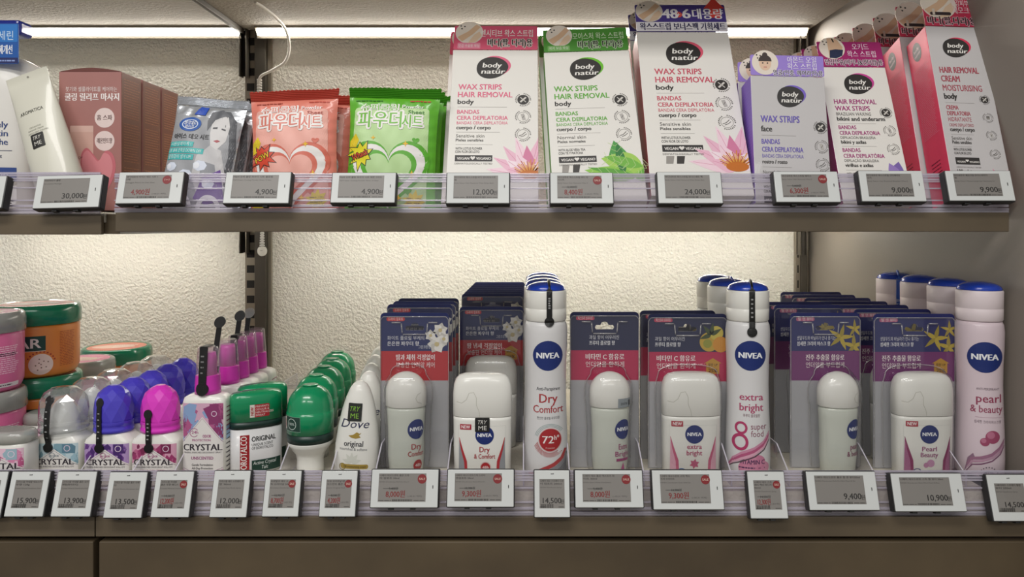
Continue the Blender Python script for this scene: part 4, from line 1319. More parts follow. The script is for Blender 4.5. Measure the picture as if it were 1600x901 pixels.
def paint_powder(c_dark, c_mid, c_light, word, wc1, wc2, title_in, seed):
    def f(b, w_, h_, mp):
        b.poly(rrect(-w_ * .43, w_ * .40, h_ * .02, h_ * .90, 4), c_light, mp, .25, 2.6)
        hu, hv = -w_ * .02, h_ * .33
        for s_, c in ((w_ * .45, c_mid), (w_ * .40, 'f0ece8'), (w_ * .31, c_mid), (w_ * .255, c_light)):
            b.poly([(u, max(v, 2)) for u, v in heart(hu, hv, s_, 48)], c, mp, .32 + (.45 - s_ / w_) * .9, 2.6)
        for tx, v, hh, ww, u in (('슈퍼쿨링', .875, 6, .40, -.15), ('파우더', .725, 15, .48, -.14), ('시트', .725, 12, .22, .22)):
            b.text(tx, u * w_, v * h_, hh, 'f6f2ee', mp, 'c', w=ww * w_ + 2, bold=.11, off=.6, L=2.6)
            b.text(tx, u * w_, v * h_, hh, title_in, mp, 'c', w=ww * w_, bold=.02, off=.75, L=2.6)
        b.text('Powder', .22 * w_, .895 * h_, 4.4, 'f6f2ee', mp, 'c', w=w_ * .24, bold=.02, off=.62, L=2.6)
        b.text('Sheet', .26 * w_, .845 * h_, 4.4, c_dark, mp, 'c', w=w_ * .18, bold=.02, off=.62, L=2.6)
        burst(b, -w_ * .33, h_ * .47, w_ * .155, wc1, wc2, word, wc2, mp, seed)
        for u, v, s_ in ((.27, .60, 4), (-.37, .22, 3.4), (.2, .16, 4.4), (-.12, .14, 3.6)):
            b.poly(heart(u * w_, v * h_, s_), c_mid, mp, .55)
        for u, v, r in ((.16, .57, 3.6), (-.2, .62, 2.8), (.24, .30, 5), (-.26, .13, 3.6), (.1, .1, 4)):
            b.poly(star(u * w_, v * h_, r, r * .38, 4), 'f0bf2e', mp, .58)
        b.poly([(-w_ * .47, h_ * .60), (-w_ * .40, h_ * .66), (-w_ * .36, h_ * .60), (-w_ * .40, h_ * .52), (-w_ * .47, h_ * .50)], 'e8cf2c', mp, .5, 2.6)
        b.poly([(-w_ * .47, h_ * .02), (-w_ * .47, h_ * .18), (-w_ * .38, h_ * .14), (-w_ * .34, h_ * .03)], 'e8cf2c', mp, .5, 2.6)
        p = star(w_ * .27, h_ * .07, 12, 8, 9, 0, .3, 5)
        b.poly([(u, max(2, v)) for u, v in p], 'e8cf2c', mp, .55, 2.6); b.lines(w_ * .19, w_ * .35, h_ * .03, h_ * .11, 4, '7a6a1c', mp, .62, .8)
        b.lines(-w_ * .43, -w_ * .12, h_ * .95, h_ * .98, 1, c_dark, mp, .4, 1.4)
        b.lines(w_ * .18, w_ * .42, h_ * .955, h_ * .98, 1, 'c9503e', mp, .4, 1.4)
    return f
t = pouch('salmon orange wipe pouch with a pow burst, front of its row', 'wipe_pouch', 'pouch', 391, 530, 142, 8, -2.5, 12, 'pack_orange', 'pack_orange_dark', 12,
          paint_powder('a8402f', 'd9705c', 'efb0a2', 'POW', 'd8482e', 'f3c531', 'df8070', 3), 'orange wipe pouches', seed=2)
t.rotation_euler = (R(-8), R(-2.5), 0)
bx = t.location / S
for i, lb in enumerate(('orange wipe pouch second in its row', 'orange wipe pouch third in its row', 'orange wipe pouch at the back of its row')):
    dup(t, lb, (bx.x + 4 + 5 * i, bx.y + 25 * (i + 1), UP + .8), (R(-8), R(2), 0))
t = pouch('bright green wipe pouch with a whack burst, front of its row', 'wipe_pouch', 'pouch', 546, 690, 139, 8, 1.2, 12, 'pack_green', 'pack_green_dark', 12,
          paint_powder('2f7a18', '5cb02c', 'bfe0a0', 'Whack', 'e9df2a', 'd2502a', '77bf45', 8), 'green wipe pouches', seed=6)
bx = t.location / S
for i, lb in enumerate(('green wipe pouch just behind the front green one', 'green wipe pouch at the back of its row')):
    dup(t, lb, (bx.x + 3 + 5 * i, bx.y + 25 * (i + 1), UP + .8), (R(-8), R(.5), 0))

# ================================================================== lower deck
def blue_badge(b, u, v, r, mp, rv=None, L=3, off=.25):
    b.disc(u, v, r, '182c6e', mp, off, rv=rv, L=L)
    b.text('NIVEA', u, v - r * .17, r * .38, 'eceef2', mp, 'c', w=r * 1.5, bold=.05, off=off + .2, L=2.5)

# ---- spray cans
CAN = [(0, 22.6, 22.6, 2), (2, 24, 24, 2), (18, 24.4, 24.4, 2), (45, 24, 24, 2), (75, 23, 23, 2), (100, 22.5, 22.5, 2), (122, 22.9, 22.9, 2), (142, 23.9, 23.9, 2), (158, 24.2, 24.2, 2), (166, 23.4, 23.4, 2), (170, 21.8, 21.8, 2)]
CAPW = [(170.3, 21.8, 21.8, 2), (172, 23.0, 23.0, 2), (184, 23.2, 23.2, 2), (184.4, 22.9, 22.9, 2), (185, 23.2, 23.2, 2), (203, 23.4, 23.4, 2), (204.5, 22.6, 22.6, 2)]
def spray_can(label, x, y, paint, body, capm, topm, group, strap=None, yaw=0.0):
    t = thing('spray_can', label, 'spray can', (x, y, LOW + .4), (0, 0, R(yaw)), group)
    b = MB(); b.loft(CAN, body, 56)
    paint(b, front_of(CAN))
    b.build('can_body', t)
    b = MB(); b.loft(CAPW, capm, 56)
    c = b.build('cap', t)
    b = MB(); b.loft([(204.6, 22.3, 22.3, 2), (206, 22.3, 22.3, 2)] + [(z, r, r, 2) for z, r, _, _ in dome(206.2, 214, 21.9, 21.9, 2, 10, 2.0)], topm, 48)
    b.build('spray_button', t)
    if strap:
        strap(t)
    return t

def can_strap(mat, l0, l1, wd=6.2, ends=True, printed=False):
    prof = CAN + CAPW
    def f(t):
        mp = front_of(prof)
        b = MB()
        k = 3.0
        pts = [(k - wd / 2, l0), (k + wd / 2, l0), (k + wd / 2, l1), (k - wd / 2, l1)]
        b.pad(pts, mat, mp, 1.1, -.2, 5)
        if ends:
            b.pad(ell(k, l0, 5.4, 5.4, 20), mat, mp, 1.3, -.2, 5)
        # over the top
        b.box(k - wd / 2, k + wd / 2, -23.6, 12, 204.6, 206.4, mat, .5)
        for q in range(5):
            a = R(20 + q * 30)
        b.tube([(k, -23, 205.5), (k, -17, 210.5), (k, -8, 214.2), (k, 2, 214.8)], 1.6, mat, 8)
        if printed:
            b.text('방 취 시 간 연 장', k, (l0 + l1) / 2 - 14, 3.2, 'dfe4ee', mp, 'c', rot=pi / 2, off=1.5)
        else:
            b.lines(k - 1.2, k + 1.2, l0 + 14, l1 - 6, 5, '9a9a9a', mp, 1.4, 1.6, 3)
        b.build('security_strap', t)
    return f

def paint_dry(b, mp):
    blue_badge(b, 1.5, 134, 16.5, mp)
    b.text('Anti-Perspirant', 2, 96, 3.6, '4a4a50', mp, 'c', w=26, L=3, bold=.01)
    b.text('Dry', 2, 82.5, 9.6, 'a8363a', mp, 'c', w=20, bold=.015, L=3)
    b.text('Comfort', 2, 71.5, 8, 'a8363a', mp, 'c', w=33, bold=.01, L=3)
    b.text('편안한 플로럴 파우더향', 2, 64.5, 2.4, '6a6a70', mp, 'c', w=25, L=3)
    for r in (14.4, 15.8, 17.2):
        b.ring(4, 42, r - .22, r + .22, '8fa6a4', mp, .25, 30, 1, R(35), R(165))
    for i in range(22):
        a = R(190 + 110 * i / 21)
        b.stroke([(4 + 13.8 * cos(a), 42 + 13.8 * sin(a)), (4 + 19 * cos(a + .25), 42 + 19 * sin(a + .25))], .6, 'b05050', mp, .25)
    b.disc(4, 42, 12.2, 'a5282d', mp, .3, L=3); b.ring(4, 42, 12.4, 13, 'd9b5b2', mp, .32)
    b.text('72', 1.6, 38.5, 8, 'f0e6e2', mp, 'c', w=12.5, bold=.02, off=.5, L=3); b.text('h*', 11.2, 42, 5, 'f0e6e2', mp, 'c', w=5.5, bold=.02, off=.5)
    b.text('Protection', 4, 32.5, 2, 'e0b8b4', mp, 'c', w=10, off=.5)
    b.stroke([(-20, 2), (-14, 5), (-4, 10), (8, 15), (17, 21), (21.5, 30)], [1, 3, 4, 4.2, 4.2, 3], 'b04446', mp, .3, 3)
    b.stroke([(-18, 1), (-10, 3.5), (2, 8), (12, 12), (19, 18), (22.3, 26)], [.5, 2, 3, 4, 4, 3], '8d8d92', mp, .28, 3)
    b.poly([(-12, 1), (4, 6), (14, 10.5), (20, 16), (22.4, 23), (23, 1)], '77787d', mp, .22, 3)
def paint_extra(b, mp):
    blue_badge(b, 1.5, 134, 16.5, mp)
    b.text('extra', 2.5, 85, 7.6, 'b04a6e', mp, 'c', w=25, bold=.02, L=3)
    b.text('bright', 2.5, 73.5, 8, 'b04a6e', mp, 'c', w=25, bold=.02, L=3)
    b.text('후루티 플로럴향', 2.5, 67, 2.6, '8a6a74', mp, 'c', w=18)
    b.ring(-8.5, 54.5, 4.2, 6.6, 'b03a66', mp, .3, 28, 1.05); b.ring(-9.5, 39, 5.6, 8.6, 'b03a66', mp, .3, 28, 1.1)
    b.text('super', 10.2, 53.5, 6.6, '8d5668', mp, 'c', w=17, L=3); b.text('food', 8.5, 45.5, 6.6, '8d5668', mp, 'c', w=13.5, L=3)
    for k, (c, w_) in enumerate((('c98aa4', 2.2), ('b4587e', 2.4), ('d9a5b8', 2.0), ('5a4650', 1.0))):
        d = -k * 3.0
        b.stroke([(-21.5, 12 + d * .3), (-17, 20 + d * .7), (-8, 27 + d), (6, 33 + d), (16, 40 + d), (22, 50 + d)], [.6, w_, w_ * 1.4, w_ * 1.4, w_ * 1.2, .8], c, mp, .26 + .03 * k, 3)
    for i in range(6):
        a = R(60 * i)
        b.disc(5 + 8.5 * cos(a), 11 + 8.5 * sin(a) * .9, 8, ('d18fa8', 'c97f9c')[i % 2], mp, .2 + .004 * i, L=3)
    b.text('VITAMIN C', 3, 15.5, 4.8, '4a2f55', mp, 'c', w=27, bold=.02, L=3)
    b.lines(-11, 18, 5, 13.5, 2, '4a2f55', mp, .3, 1.4, 4); b.lines(-9, 15, 2, 3.5, 1, 'efd7df', mp, .3, 1, 4)
def paint_pearl(b, mp):
    blue_badge(b, 3.5, 132, 17, mp)
    b.text('ANTI-PERSPIRANT', 6, 96, 2.4, '7a6a74', mp, 'c', w=22, L=3)
    b.text('pearl', 7, 82.5, 9, '96415c', mp, 'c', w=24, bold=.015, L=3)
    b.text('& beauty', 5, 71.5, 7.6, '96415c', mp, 'c', w=31, bold=.01, L=3)
    b.rect(-6, 20, 66, 66.4, 'b89aa6', mp, .3, L=4)
    b.text('섬세한 크리미머스크향', 6, 60, 2.6, '7a6a74', mp, 'c', w=26, L=3)
    for u, v, r in ((10.5, 45, 7), (3, 39.5, 4.6)):
        b.disc(u, v, r, '9d4a68', mp, .25, L=3); b.disc(u - r * .25, v + r * .3, r * .55, 'b8708a', mp, .3, L=3)
    for k, (c, w_) in enumerate((('9d6f88', 3.4), ('b991a6', 2.6), ('7f5570', 1.4))):
        d = -k * 3.4
        b.stroke([(-14, 12 + d), (-9, 20 + d), (0, 22 + d), (10, 26 + d), (18, 33 + d), (22.5, 42 + d)], [.6, w_, w_, w_, w_, .8], c, mp, .26 + .03 * k, 3)
    b.poly([(-16, 4), (-13, 20), (-8, 26), (-6, 21), (-11, 14)], '8f6f84', mp, .24, 3)
    b.text('48h', 7, 2.5, 5.4, '2c2536', mp, 'c', w=10, bold=.03, L=3)
    for i in range(9):
        a = R(15 + 150 * i / 8)
        b.disc(7 + 8.5 * cos(a), 4 + 8 * sin(a), .55, '2c2536', mp, .3)

cx = X(853, 24)
spray_can('white spray can with red lettering and a black strap, front of its row', cx, 24, paint_dry, 'can_white', 'plastic_white', 'blue_cap', 'white spray cans with red lettering', can_strap('strap_black', 171, 204))
c2 = spray_can('white spray can right behind the red-lettered front can', cx - 1, 78, paint_dry, 'can_white', 'plastic_white', 'blue_cap', 'white spray cans with red lettering')
dup(c2, 'white spray can third back in the red-lettered row', (cx + 0, 138, LOW + .4))
dup(c2, 'rear white spray can with only its dark blue top edge showing in the red-lettered row', (cx + 1, 200, LOW + .4))
cx = X(1168, 24)
spray_can('white spray can with pink lettering and a black strap, front of its row', cx, 24, paint_extra, 'can_white', 'plastic_white', 'blue_cap', 'white spray cans with pink lettering', can_strap('strap_black', 160, 204), -13)
c2 = spray_can('white spray can second in the pink-lettered row', X(1140, 84) - 3, 84, paint_extra, 'can_white', 'plastic_white', 'blue_cap', 'white spray cans with pink lettering', can_strap('blue_cap', 172, 190, 5, False))
c3 = spray_can('rear white spray can of the pink-lettered row', X(1117, 150), 150, paint_extra, 'can_white', 'plastic_white', 'blue_cap', 'white spray cans with pink lettering')
cx = X(1530, 24)
spray_can('pale pink spray can with blue top nearest the front beside the side panel', cx, 24, paint_pearl, 'can_pink', 'cap_pearl', 'blue_cap', 'pale pink spray cans', None, -27)
c2 = spray_can('pale pink spray can second in its row', cx, 82, paint_pearl, 'can_pink', 'cap_pearl', 'blue_cap', 'pale pink spray cans')
c3 = dup(c2, 'pale pink spray can third in its row', (cx - 2, 140, LOW + .4))
spray_can('rear pale pink spray can with a printed blue strap over its cap', cx - 4, 199, paint_pearl, 'can_pink', 'cap_pearl', 'blue_cap', 'pale pink spray cans', can_strap('1f4fae:0.35', 150, 204, 7, False, True), -22)

# ---- deodorant sticks and roll-ons (loose, or sealed in a pack)
STICK = [(0, 29.5, 12, 3), (2, 31.4, 13.4, 3), (30, 32, 14, 3), (62, 32.3, 14.2, 3), (66, 32.3, 14.2, 3)]
STCAP = [(66.4, 32.2, 14.1, 3), (67, 32.8, 14.5, 3), (92, 32.6, 14.4, 3), (101, 31.6, 13.8, 3), (107, 29.4, 12.6, 2.8), (110.5, 26, 10.8, 2.6), (112.4, 20, 8, 2.4), (113, 11, 4, 2.2)]
def stick_parts(par, kind, sticker=False, yo=0.0, name='stick_body'):
    b = MB(); b.loft(STICK, 'plastic_white', 56, cy=yo)
    mp0 = front_of(STICK)
    mp = lambda u, v, o: mp0(u, v, o) + Vector((0, yo, 0))
    c1, c2, c3, words = {'dry': ('b0343a', '8f9296', 'a8343c', ('Dry', '& Comfort', None)),
                         'extra': ('c0607e', 'd8a4b4', 'b04a6e', ('extra', 'bright', None)),
                         'pearl': ('8a3a62', 'a5688a', '96507a', ('Pearl', 'Beauty', None))}[kind]
    for s_ in (-1, 1):
        b.poly([(s_ * 25, 42), (s_ * 22.5, 30), (s_ * 18, 18), (s_ * 17.5, 8), (s_ * 19, 1.5), (s_ * 25.5, 1.5)], c2, mp, .2, 3)
        b.stroke([(s_ * 25, 44), (s_ * 22, 31), (s_ * 18, 18), (s_ * 17.4, 8), (s_ * 19, 1.5)], [.5, 2.2, 3.2, 3, 1.6], c1, mp, .3, 3)
    b.stroke([(-26, 1), (-26, 57), (26, 57), (26, 1)], .35, 'cfcfca', mp, .2, 4)
    blue_badge(b, 3 if sticker else 1, 47, 10.2, mp)
    b.rect(-24, -11.5, 53 if sticker else 55.5, 59 if sticker else 61.5, 'a8243a', mp, .25, L=3); b.text('NEW', -17.7, 54.3 if sticker else 56.8, 3.6, 'f2e3e2', mp, 'c', w=9.5, bold=.03, off=.45)
    if kind == 'dry':
        b.text('Dry', 3, 28.5, 6, c3, mp, 'c', w=11, bold=.02); b.text('& Comfort', 3, 21.5, 5, c3, mp, 'c', w=23, bold=.015)
        b.disc(4, 12, 5, 'a8282e', mp, .3, L=3); b.ring(4, 12, 5.3, 6, 'd8b8b6', mp, .3); b.text('48h', 4, 10.5, 3, 'f2e3e0', mp, 'c', w=7, off=.5)
    elif kind == 'extra':
        b.text('extra', 1, 31, 5.4, c3, mp, 'c', w=16, bold=.02); b.text('bright', 1, 24, 5.4, c3, mp, 'c', w=17, bold=.02)
        for i in range(6):
            b.poly(petal(1, 14.5, 5.6, 3.6, R(60 * i + 20)), 'bb5f7c', mp, .3)
        b.ring(-13, 6, 3.4, 4.6, '2c5a96', mp, .3, 20, .8, 0, pi); b.lines(-17, -8, 3, 6, 2, '2c3f76', mp, .4, 1, 3); b.lines(2, 17, 2.5, 8, 3, '4a4a60', mp, .3, .9, 3)
    else:
        b.text('Pearl', 1, 28.5, 5, c3, mp, 'c', w=16, bold=.02); b.text('Beauty', 1, 22, 5, c3, mp, 'c', w=19, bold=.02)
        b.disc(2.5, 15, 4.2, 'c08fae', mp, .3, L=3); b.disc(-2.5, 13, 2.8, 'b880a2', mp, .32)
        b.ring(-12, 6, 3.4, 4.4, '3a3a7a', mp, .3, 20, .8, 0, pi); b.lines(-16, -7, 3, 6, 2, '3a3a6a', mp, .4, 1, 3); b.lines(0, 17, 2.5, 8, 3, '5a4a6a', mp, .3, .9, 3)
    s_ = b.build(name, par)
    b = MB(); b.loft(STCAP, 'plastic_white', 56, cy=yo)
    mq0 = front_of(STCAP)
    mq = lambda u, v, o: mq0(u, v, o) + Vector((0, yo, 0))
    b.stroke([(-28, 83), (-22, 82), (-17, 86), (-14, 93), (-9, 94), (-6, 88), (-6, 80), (-3, 73), (-2.4, 67.5)], .55, 'bfbdb2', mq, .12, 3)
    return s_, b

def smooth_prof(p, n=4):
    out = []
    for a, b_ in zip(p, p[1:]):
        for k in range(n):
            t_ = k / n
            out.append(tuple(a[i] + (b_[i] - a[i]) * t_ for i in range(4)))
    return out + [p[-1]]
ROLL = [(0, 15.5, 15.5, 2), (2, 17, 17, 2), (20, 18.6, 18.6, 2), (44, 18.4, 18.4, 2), (62, 19.2, 19.2, 2), (70, 19.6, 19.6, 2), (73, 18.6, 18.6, 2)]
ROCAP0 = [(73.3, 20, 20, 2), (74, 20.6, 20.6, 2), (88, 20.6, 20.6, 2)] + [(z, r, r, 2) for z, r, _, _ in dome(89, 110, 20.5, 20.5, 2, 12, 2.0)]
ROLL = [(z_ * 1.03, a_ * 1.1, c_ * 1.1, n_) for z_, a_, c_, n_ in ROLL]
ROCAP = [(z_ * 1.03, a_ * 1.1, c_ * 1.1, n_) for z_, a_, c_, n_ in ROCAP0]
def rollon_parts(par, kind, yo=0.0, a0=.72, xo=0.0):
    sq = lambda p: [(z, rx, rx * .71, n) for z, rx, ry, n in p]
    b = MB(); b.loft(sq(ROLL), 'rollon_glass', 48, cy=yo, cx=xo)
    w0 = wrap_of(ROLL, a0)
    def mp(u, v, o):
        q = w0(u, v, o + .2)
        return Vector((q.x + xo, q.y * .71 - .15 + yo, q.z))
    c3 = {'dry': 'a8343c', 'extra': 'a04878', 'pearl': '8a4a68'}[kind]
    blue_badge(b, 0, 52, 11, mp)
    w1, w2 = {'dry': ('Dry', 'Comfort'), 'extra': ('Extra', 'Bright'), 'pearl': ('pearl', '& beauty')}[kind]
    b.text(w1, 0, 30, 6, c3, mp, 'c', w=13, bold=.01, L=2); b.text(w2, 0, 22.5, 5.4, c3, mp, 'c', w=21, bold=.01, L=2)
    if kind == 'dry':
        b.disc(2, 12, 6, 'a5282d', mp, .3, L=2); b.text('48h', 2, 10.4, 3.4, 'f2e3e0', mp, 'c', w=8, off=.5, L=2)
    elif kind == 'extra':
        b.rect(-9, 9, 17, 20, 'a04878', mp, .3, L=2); b.poly(petal(0, 3, 12, 5, R(90)), 'b8568a', mp, .3, 2)
    o = b.build('roll_on_bottle', par)
    b = MB(); b.loft(sq(ROCAP), 'plastic_white', 48, cy=yo, cx=xo)
    w1_ = wrap_of(ROCAP, a0)
    def mq(u, v, o_):
        q = w1_(u, v, o_ + .15)
        return Vector((q.x + xo, q.y * .71 - .1 + yo, q.z))
    if kind == 'extra':
        b.rect(-9, 12, 76, 86, '8f979c', mq, .2, L=2); b.text('SENSITIVE', -1, 79, 2.6, '3a3f46', mq, 'c', w=10, off=.4); b.rect(6, 10, 78, 84, '3a3f46', mq, .4)
    else:
        b.stroke([(4, 92), (-1, 90), (-3, 86), (-1, 82), (5, 80)], .5, 'b9b8ae', mq, .15, 2)
    return o, b

# ---- blister packs: printed card, clear shell, deodorant sealed inside
def pack(label, x, y, kind, form, w_=78.0, h_=178.0, group=None, xo=0.0, name='blister_pack', lean=0.0):
    """local y=0 is the card's face; the shell bulges towards the viewer"""
    t = thing(name, label, 'deodorant pack', (x, y, LOW + .4), (R(-lean), 0, 0), group)
    band = {'dry': 'b3232b', 'extra': 'b01c4c', 'pearl': '6f2a68'}[kind]
    navy = {'dry': '17235c', 'extra': '161c44', 'pearl': '1c2260'}[kind]
    b = MB()
    n1, n2 = h_ - 44 * h_ / 178, h_ - 78 * h_ / 178
    hole = [(-11, h_ - 17.5), (-9.6, h_ - 20), (9.6, h_ - 20), (11, h_ - 17.5), (9.6, h_ - 15), (4.5, h_ - 15), (3.4, h_ - 12.2), (0, h_ - 11.2), (-3.4, h_ - 12.2), (-4.5, h_ - 15), (-9.6, h_ - 15)]
    def plate(pts, mat, yy, holes=None):
        lp = [[Vector((u, v, 0)) for u, v in pts]] + ([[Vector((u, v, 0)) for u, v in holes]] if holes else [])
        b.tris(pts + (holes or []), tessellate_polygon(lp), mat, flat(yy), 0, 0)
    top = [p for p in rrect(-w_ / 2, w_ / 2, 0, h_, 5) ]
    up = [(-w_ / 2, n1)] + [(w_ / 2, n1)] + [p for p in top if p[1] > n1]
    plate(up, navy, 0, hole)
    b.rect(-w_ / 2, w_ / 2, n2, n1, band, flat(0), 0)
    b.rect(-w_ / 2, w_ / 2, .3, n2, 'a9a9ac', flat(0), 0)
    plate(top, 'c9c7c4', .6, hole)
    n = len(top)
    b.add([(u, 0, v) for u, v in top] + [(u, .6, v) for u, v in top], [(i, (i + 1) % n, n + (i + 1) % n, n + i) for i in range(n)], navy)
    mp = flat(0)
    tags = {'dry': '드라이 컴포트', 'extra': '엑스트라 브라이트', 'pearl': '펄 앤 뷰티'}[kind]
    lx = -w_ / 2
    b.rect(lx + 7, lx + 28, h_ - 9.5, h_ - 5, {'dry': 'c4343a', 'extra': 'b83a58', 'pearl': 'b0587e'}[kind], mp, r=2)
    b.text(tags, lx + 17.5, h_ - 8.6, 2.8, 'f0dfe0', mp, 'c', w=17, off=.3)
    l1 = {'dry': ('화이트 플로럴 부케의', '은은한 파우더 향'), 'extra': ('과일 향이 어우러진', '프루티 플로럴 향'), 'pearl': ('샌달우드와 바닐라가 만나 풍기는', '섬세한 크리미 머스크 향')}[kind]
    l2 = {'dry': ('땀 냄새 걱정없이' if form == 'stick' else '땀과 체취 걱정없이', '보송한 언더암 케어'), 'extra': ('비타민 C 함유로', '언더암을 환하게'), 'pearl': ('진주 추출물 함유로', '언더암을 부드럽게')}[kind]
    u0 = lx + 8 if kind != 'extra' or form == 'stick' else lx + 22
    ww = {'dry': 42, 'extra': 34, 'pearl': 44}[kind]
    b.text(l1[0], u0, n1 + 13, 3.6, 'd5d5dc', mp, 'l', w=ww); b.text(l1[1], u0, n1 + 6.5, 3.8, 'e6e6ea', mp, 'l', w=ww * .86, bold=.02)
    u1 = lx + (18 if form == 'roll' else 10)
    b.text(l2[0], u1, n1 - 10, 5.2, 'efe3e3', mp, 'l', w=44, bold=.025); b.text(l2[1], u1, n1 - 18.5, 5.0, 'e9dada', mp, 'l', w=44)
    # picture at the upper corner
    ru, rv_ = w_ / 2 - 14, h_ - 26
    if kind == 'dry':
        for i, (du, dv, r) in enumerate(((0, -10, 11), (4, 6, 9), (-7, 0, 7), (8, -4, 8))):
            for j in range(6):
                b.poly([(min(p[0], w_ / 2 - .5), p[1]) for p in petal(ru + du, rv_ + dv, r, r * .95, R(60 * j + 17 * i))], ('d8d5cf', 'c6c2bb', 'e6e3dd')[j % 3], mp, .15 + .01 * j + .03 * i)
            b.disc(ru + du, rv_ + dv, r * .25, 'c9b98a', mp, .35)
        b.text('그린코튼향', ru - 14, n1 + 3, 3, 'cfd2dd', mp, 'c', w=14)
    elif kind == 'extra' and form == 'stick':
        b.disc(ru - 6, rv_ - 6, 11, 'b99a35', mp, .15); b.disc(ru - 8, rv_ - 8, 5, '8d8f35', mp, .2)
        b.disc(ru + 7, rv_ - 9, 9, 'c98a2a', mp, .22); b.disc(ru + 2, rv_ + 4, 8, 'c4b24a', mp, .18)
        for a in (30, 80, 130, 200):
            b.poly([(min(p[0], w_ / 2 - .5), p[1]) for p in petal(ru - 4, rv_ + 2, 14, 5, R(a))], '3c4a22', mp, .26)
    elif kind == 'pearl':
        for (du, dv, l) in ((-8, -2, 16), (7, -12, 15), (8, 8, 11)):
            for j in range(5):
                b.poly([(min(p[0], w_ / 2 - .5), max(n1 + .5, p[1])) for p in petal(ru + du, rv_ + dv, l, l * .30, R(72 * j + 12 + du))], ('b7a13c', '9c8a30')[j % 2], mp, .18 + .01 * j)
    if form == 'stick':
        a = (w_ / 2 - 16, n1 - 17)
        b.poly([(a[0] - 7.5, a[1] - 8), (a[0] + 7.5, a[1] - 8), (a[0] + 7.5, a[1] + 4), (a[0] + 10, a[1] + 4), (a[0], a[1] + 10), (a[0] - 10, a[1] + 4), (a[0] - 7.5, a[1] + 4)], 'b98a2e', mp, .15)
        b.text('용량 UP', a[0], a[1] + 1, 2.6, '3a2a14', mp, 'c', w=11, off=.3); b.text('25%', a[0], a[1] - 6, 3.6, '3a2a14', mp, 'c', w=10, bold=.03, off=.3)
    b.build('card', t)
    # what is sealed inside
    if form == 'stick':
        st, sh = STICK + STCAP, 14.6
        o, cb = stick_parts(t, kind, False, -sh - .8)
        cb.build('cap', o)
    else:
        st, sh = ROLL + ROCAP, 16.2
        o, cb = rollon_parts(t, kind, -sh - .8, .72, xo)
        cb.build('cap', o)
    # vacuum formed shell
    b = MB()
    zt = st[-1][0]
    dep = 2 * sh + 1.6
    wid = max(p[1] for p in st)
    def depth(u, v):
        d = 1.6
        pad_ = 4.5
        if v < zt + pad_:
            vv = min(v, zt - .01)
            k = itp(st, vv)[0] + pad_ if v < zt - 6 else (itp(st, min(vv, zt - 6))[0] + pad_) * math.sqrt(max(0, 1 - ((v - zt + 6) / (6 + pad_)) ** 2))
            if k > 0 and abs(u - xo) < k:
                q = abs(u - xo) / k
                d = max(d, min(1, (1 - q ** 6)) ** .5 * (dep if v < zt - 6 else dep * (.45 + .55 * max(0, 1 - (v - zt + 6) / (6 + pad_)) ** .5)))
        e = min(w_ / 2 - abs(u), h_ - v)
        return min(d, .2 + e * 3)
    nx, ny = 44, 60
    us = [(-w_ / 2 + .3) + (w_ - .6) * i / nx for i in range(nx + 1)]
    vs_ = [.3 + (h_ - 4.5) * j / ny for j in range(ny + 1)]
    g = [(u, -depth(u, v), v) for v in vs_ for u in us]
    fs = [(j * (nx + 1) + i, j * (nx + 1) + i + 1, (j + 1) * (nx + 1) + i + 1, (j + 1) * (nx + 1) + i) for j in range(ny) for i in range(nx)]
    b.add(g, fs, 'blister', True)
    # pale tubes add highlight lines along the shell's folded rim and bubble foot
    e = w_ / 2 - .5
    b.tube([(-e, -1.4, 2), (-e, -1.4, h_ - 8), (-e + 3, -1.4, h_ - 4.4), (e - 3, -1.4, h_ - 4.4), (e, -1.4, h_ - 8), (e, -1.4, 2)], .6, 'rib_highlight', 6)
    foot = []
    for k_ in range(41):
        if k_ < 12:
            v = 3 + (zt - 9) * k_ / 12; foot.append((xo - itp(st, min(v, zt - 6))[0] - 4.6, v))
        elif k_ > 28:
            v = 3 + (zt - 9) * (40 - k_) / 12; foot.append((xo + itp(st, min(v, zt - 6))[0] + 4.6, v))
        else:
            a = pi - pi * (k_ - 12) / 16
            r_ = itp(st, zt - 6)[0] + 4.6
            foot.append((xo + r_ * math.copysign(abs(cos(a)) ** .8, cos(a)), zt - 6 + 11.5 * sin(a) ** .8))
    foot = [(max(-e, min(e, u)), v) for u, v in foot]
    b.tube([(u, -1.9, v) for u, v in foot], .55, 'rib_highlight', 6)
    # raised ribs, pale to stand for white highlights round the hanging slot
    for a_, c_ in (((-26, h_ - 11), (-16, h_ - 11)), ((16, h_ - 11), (26, h_ - 11)), ((-15, h_ - 12), (-14, h_ - 23)), ((15, h_ - 12), (14, h_ - 23)), ((-13, h_ - 24.5), (13, h_ - 24.5))):
        b.tube([(a_[0], -2.0, a_[1]), (c_[0], -2.0, c_[1])], .8, 'rib_highlight', 8)
    b.build('clear_shell', t)
    return t

def pack_row(t, labels, step, x=None, dz=0.0):
    bx = t.location / S
    for i, lb in enumerate(labels):
        dup(t, lb, (bx.x + (x[i] if x else 0), bx.y + step * (i + 1), LOW + .4))

RS, SS = 35.5, 32.5
g = 'red and navy roll-on packs'
t = pack('red and navy blister pack holding a white roll-on, front of its row', X(648, 36), 36, 'dry', 'roll', 78.5, 177, g, -7)
t2 = pack('red and navy roll-on pack second in its row', X(648, 36) + 1, 36 + RS, 'dry', 'roll', 78.5, 183, g, -7)
pack_row(t2, ['red and navy roll-on pack third in its row', 'red and navy roll-on pack at the back of its row'], RS, [.5, 1])

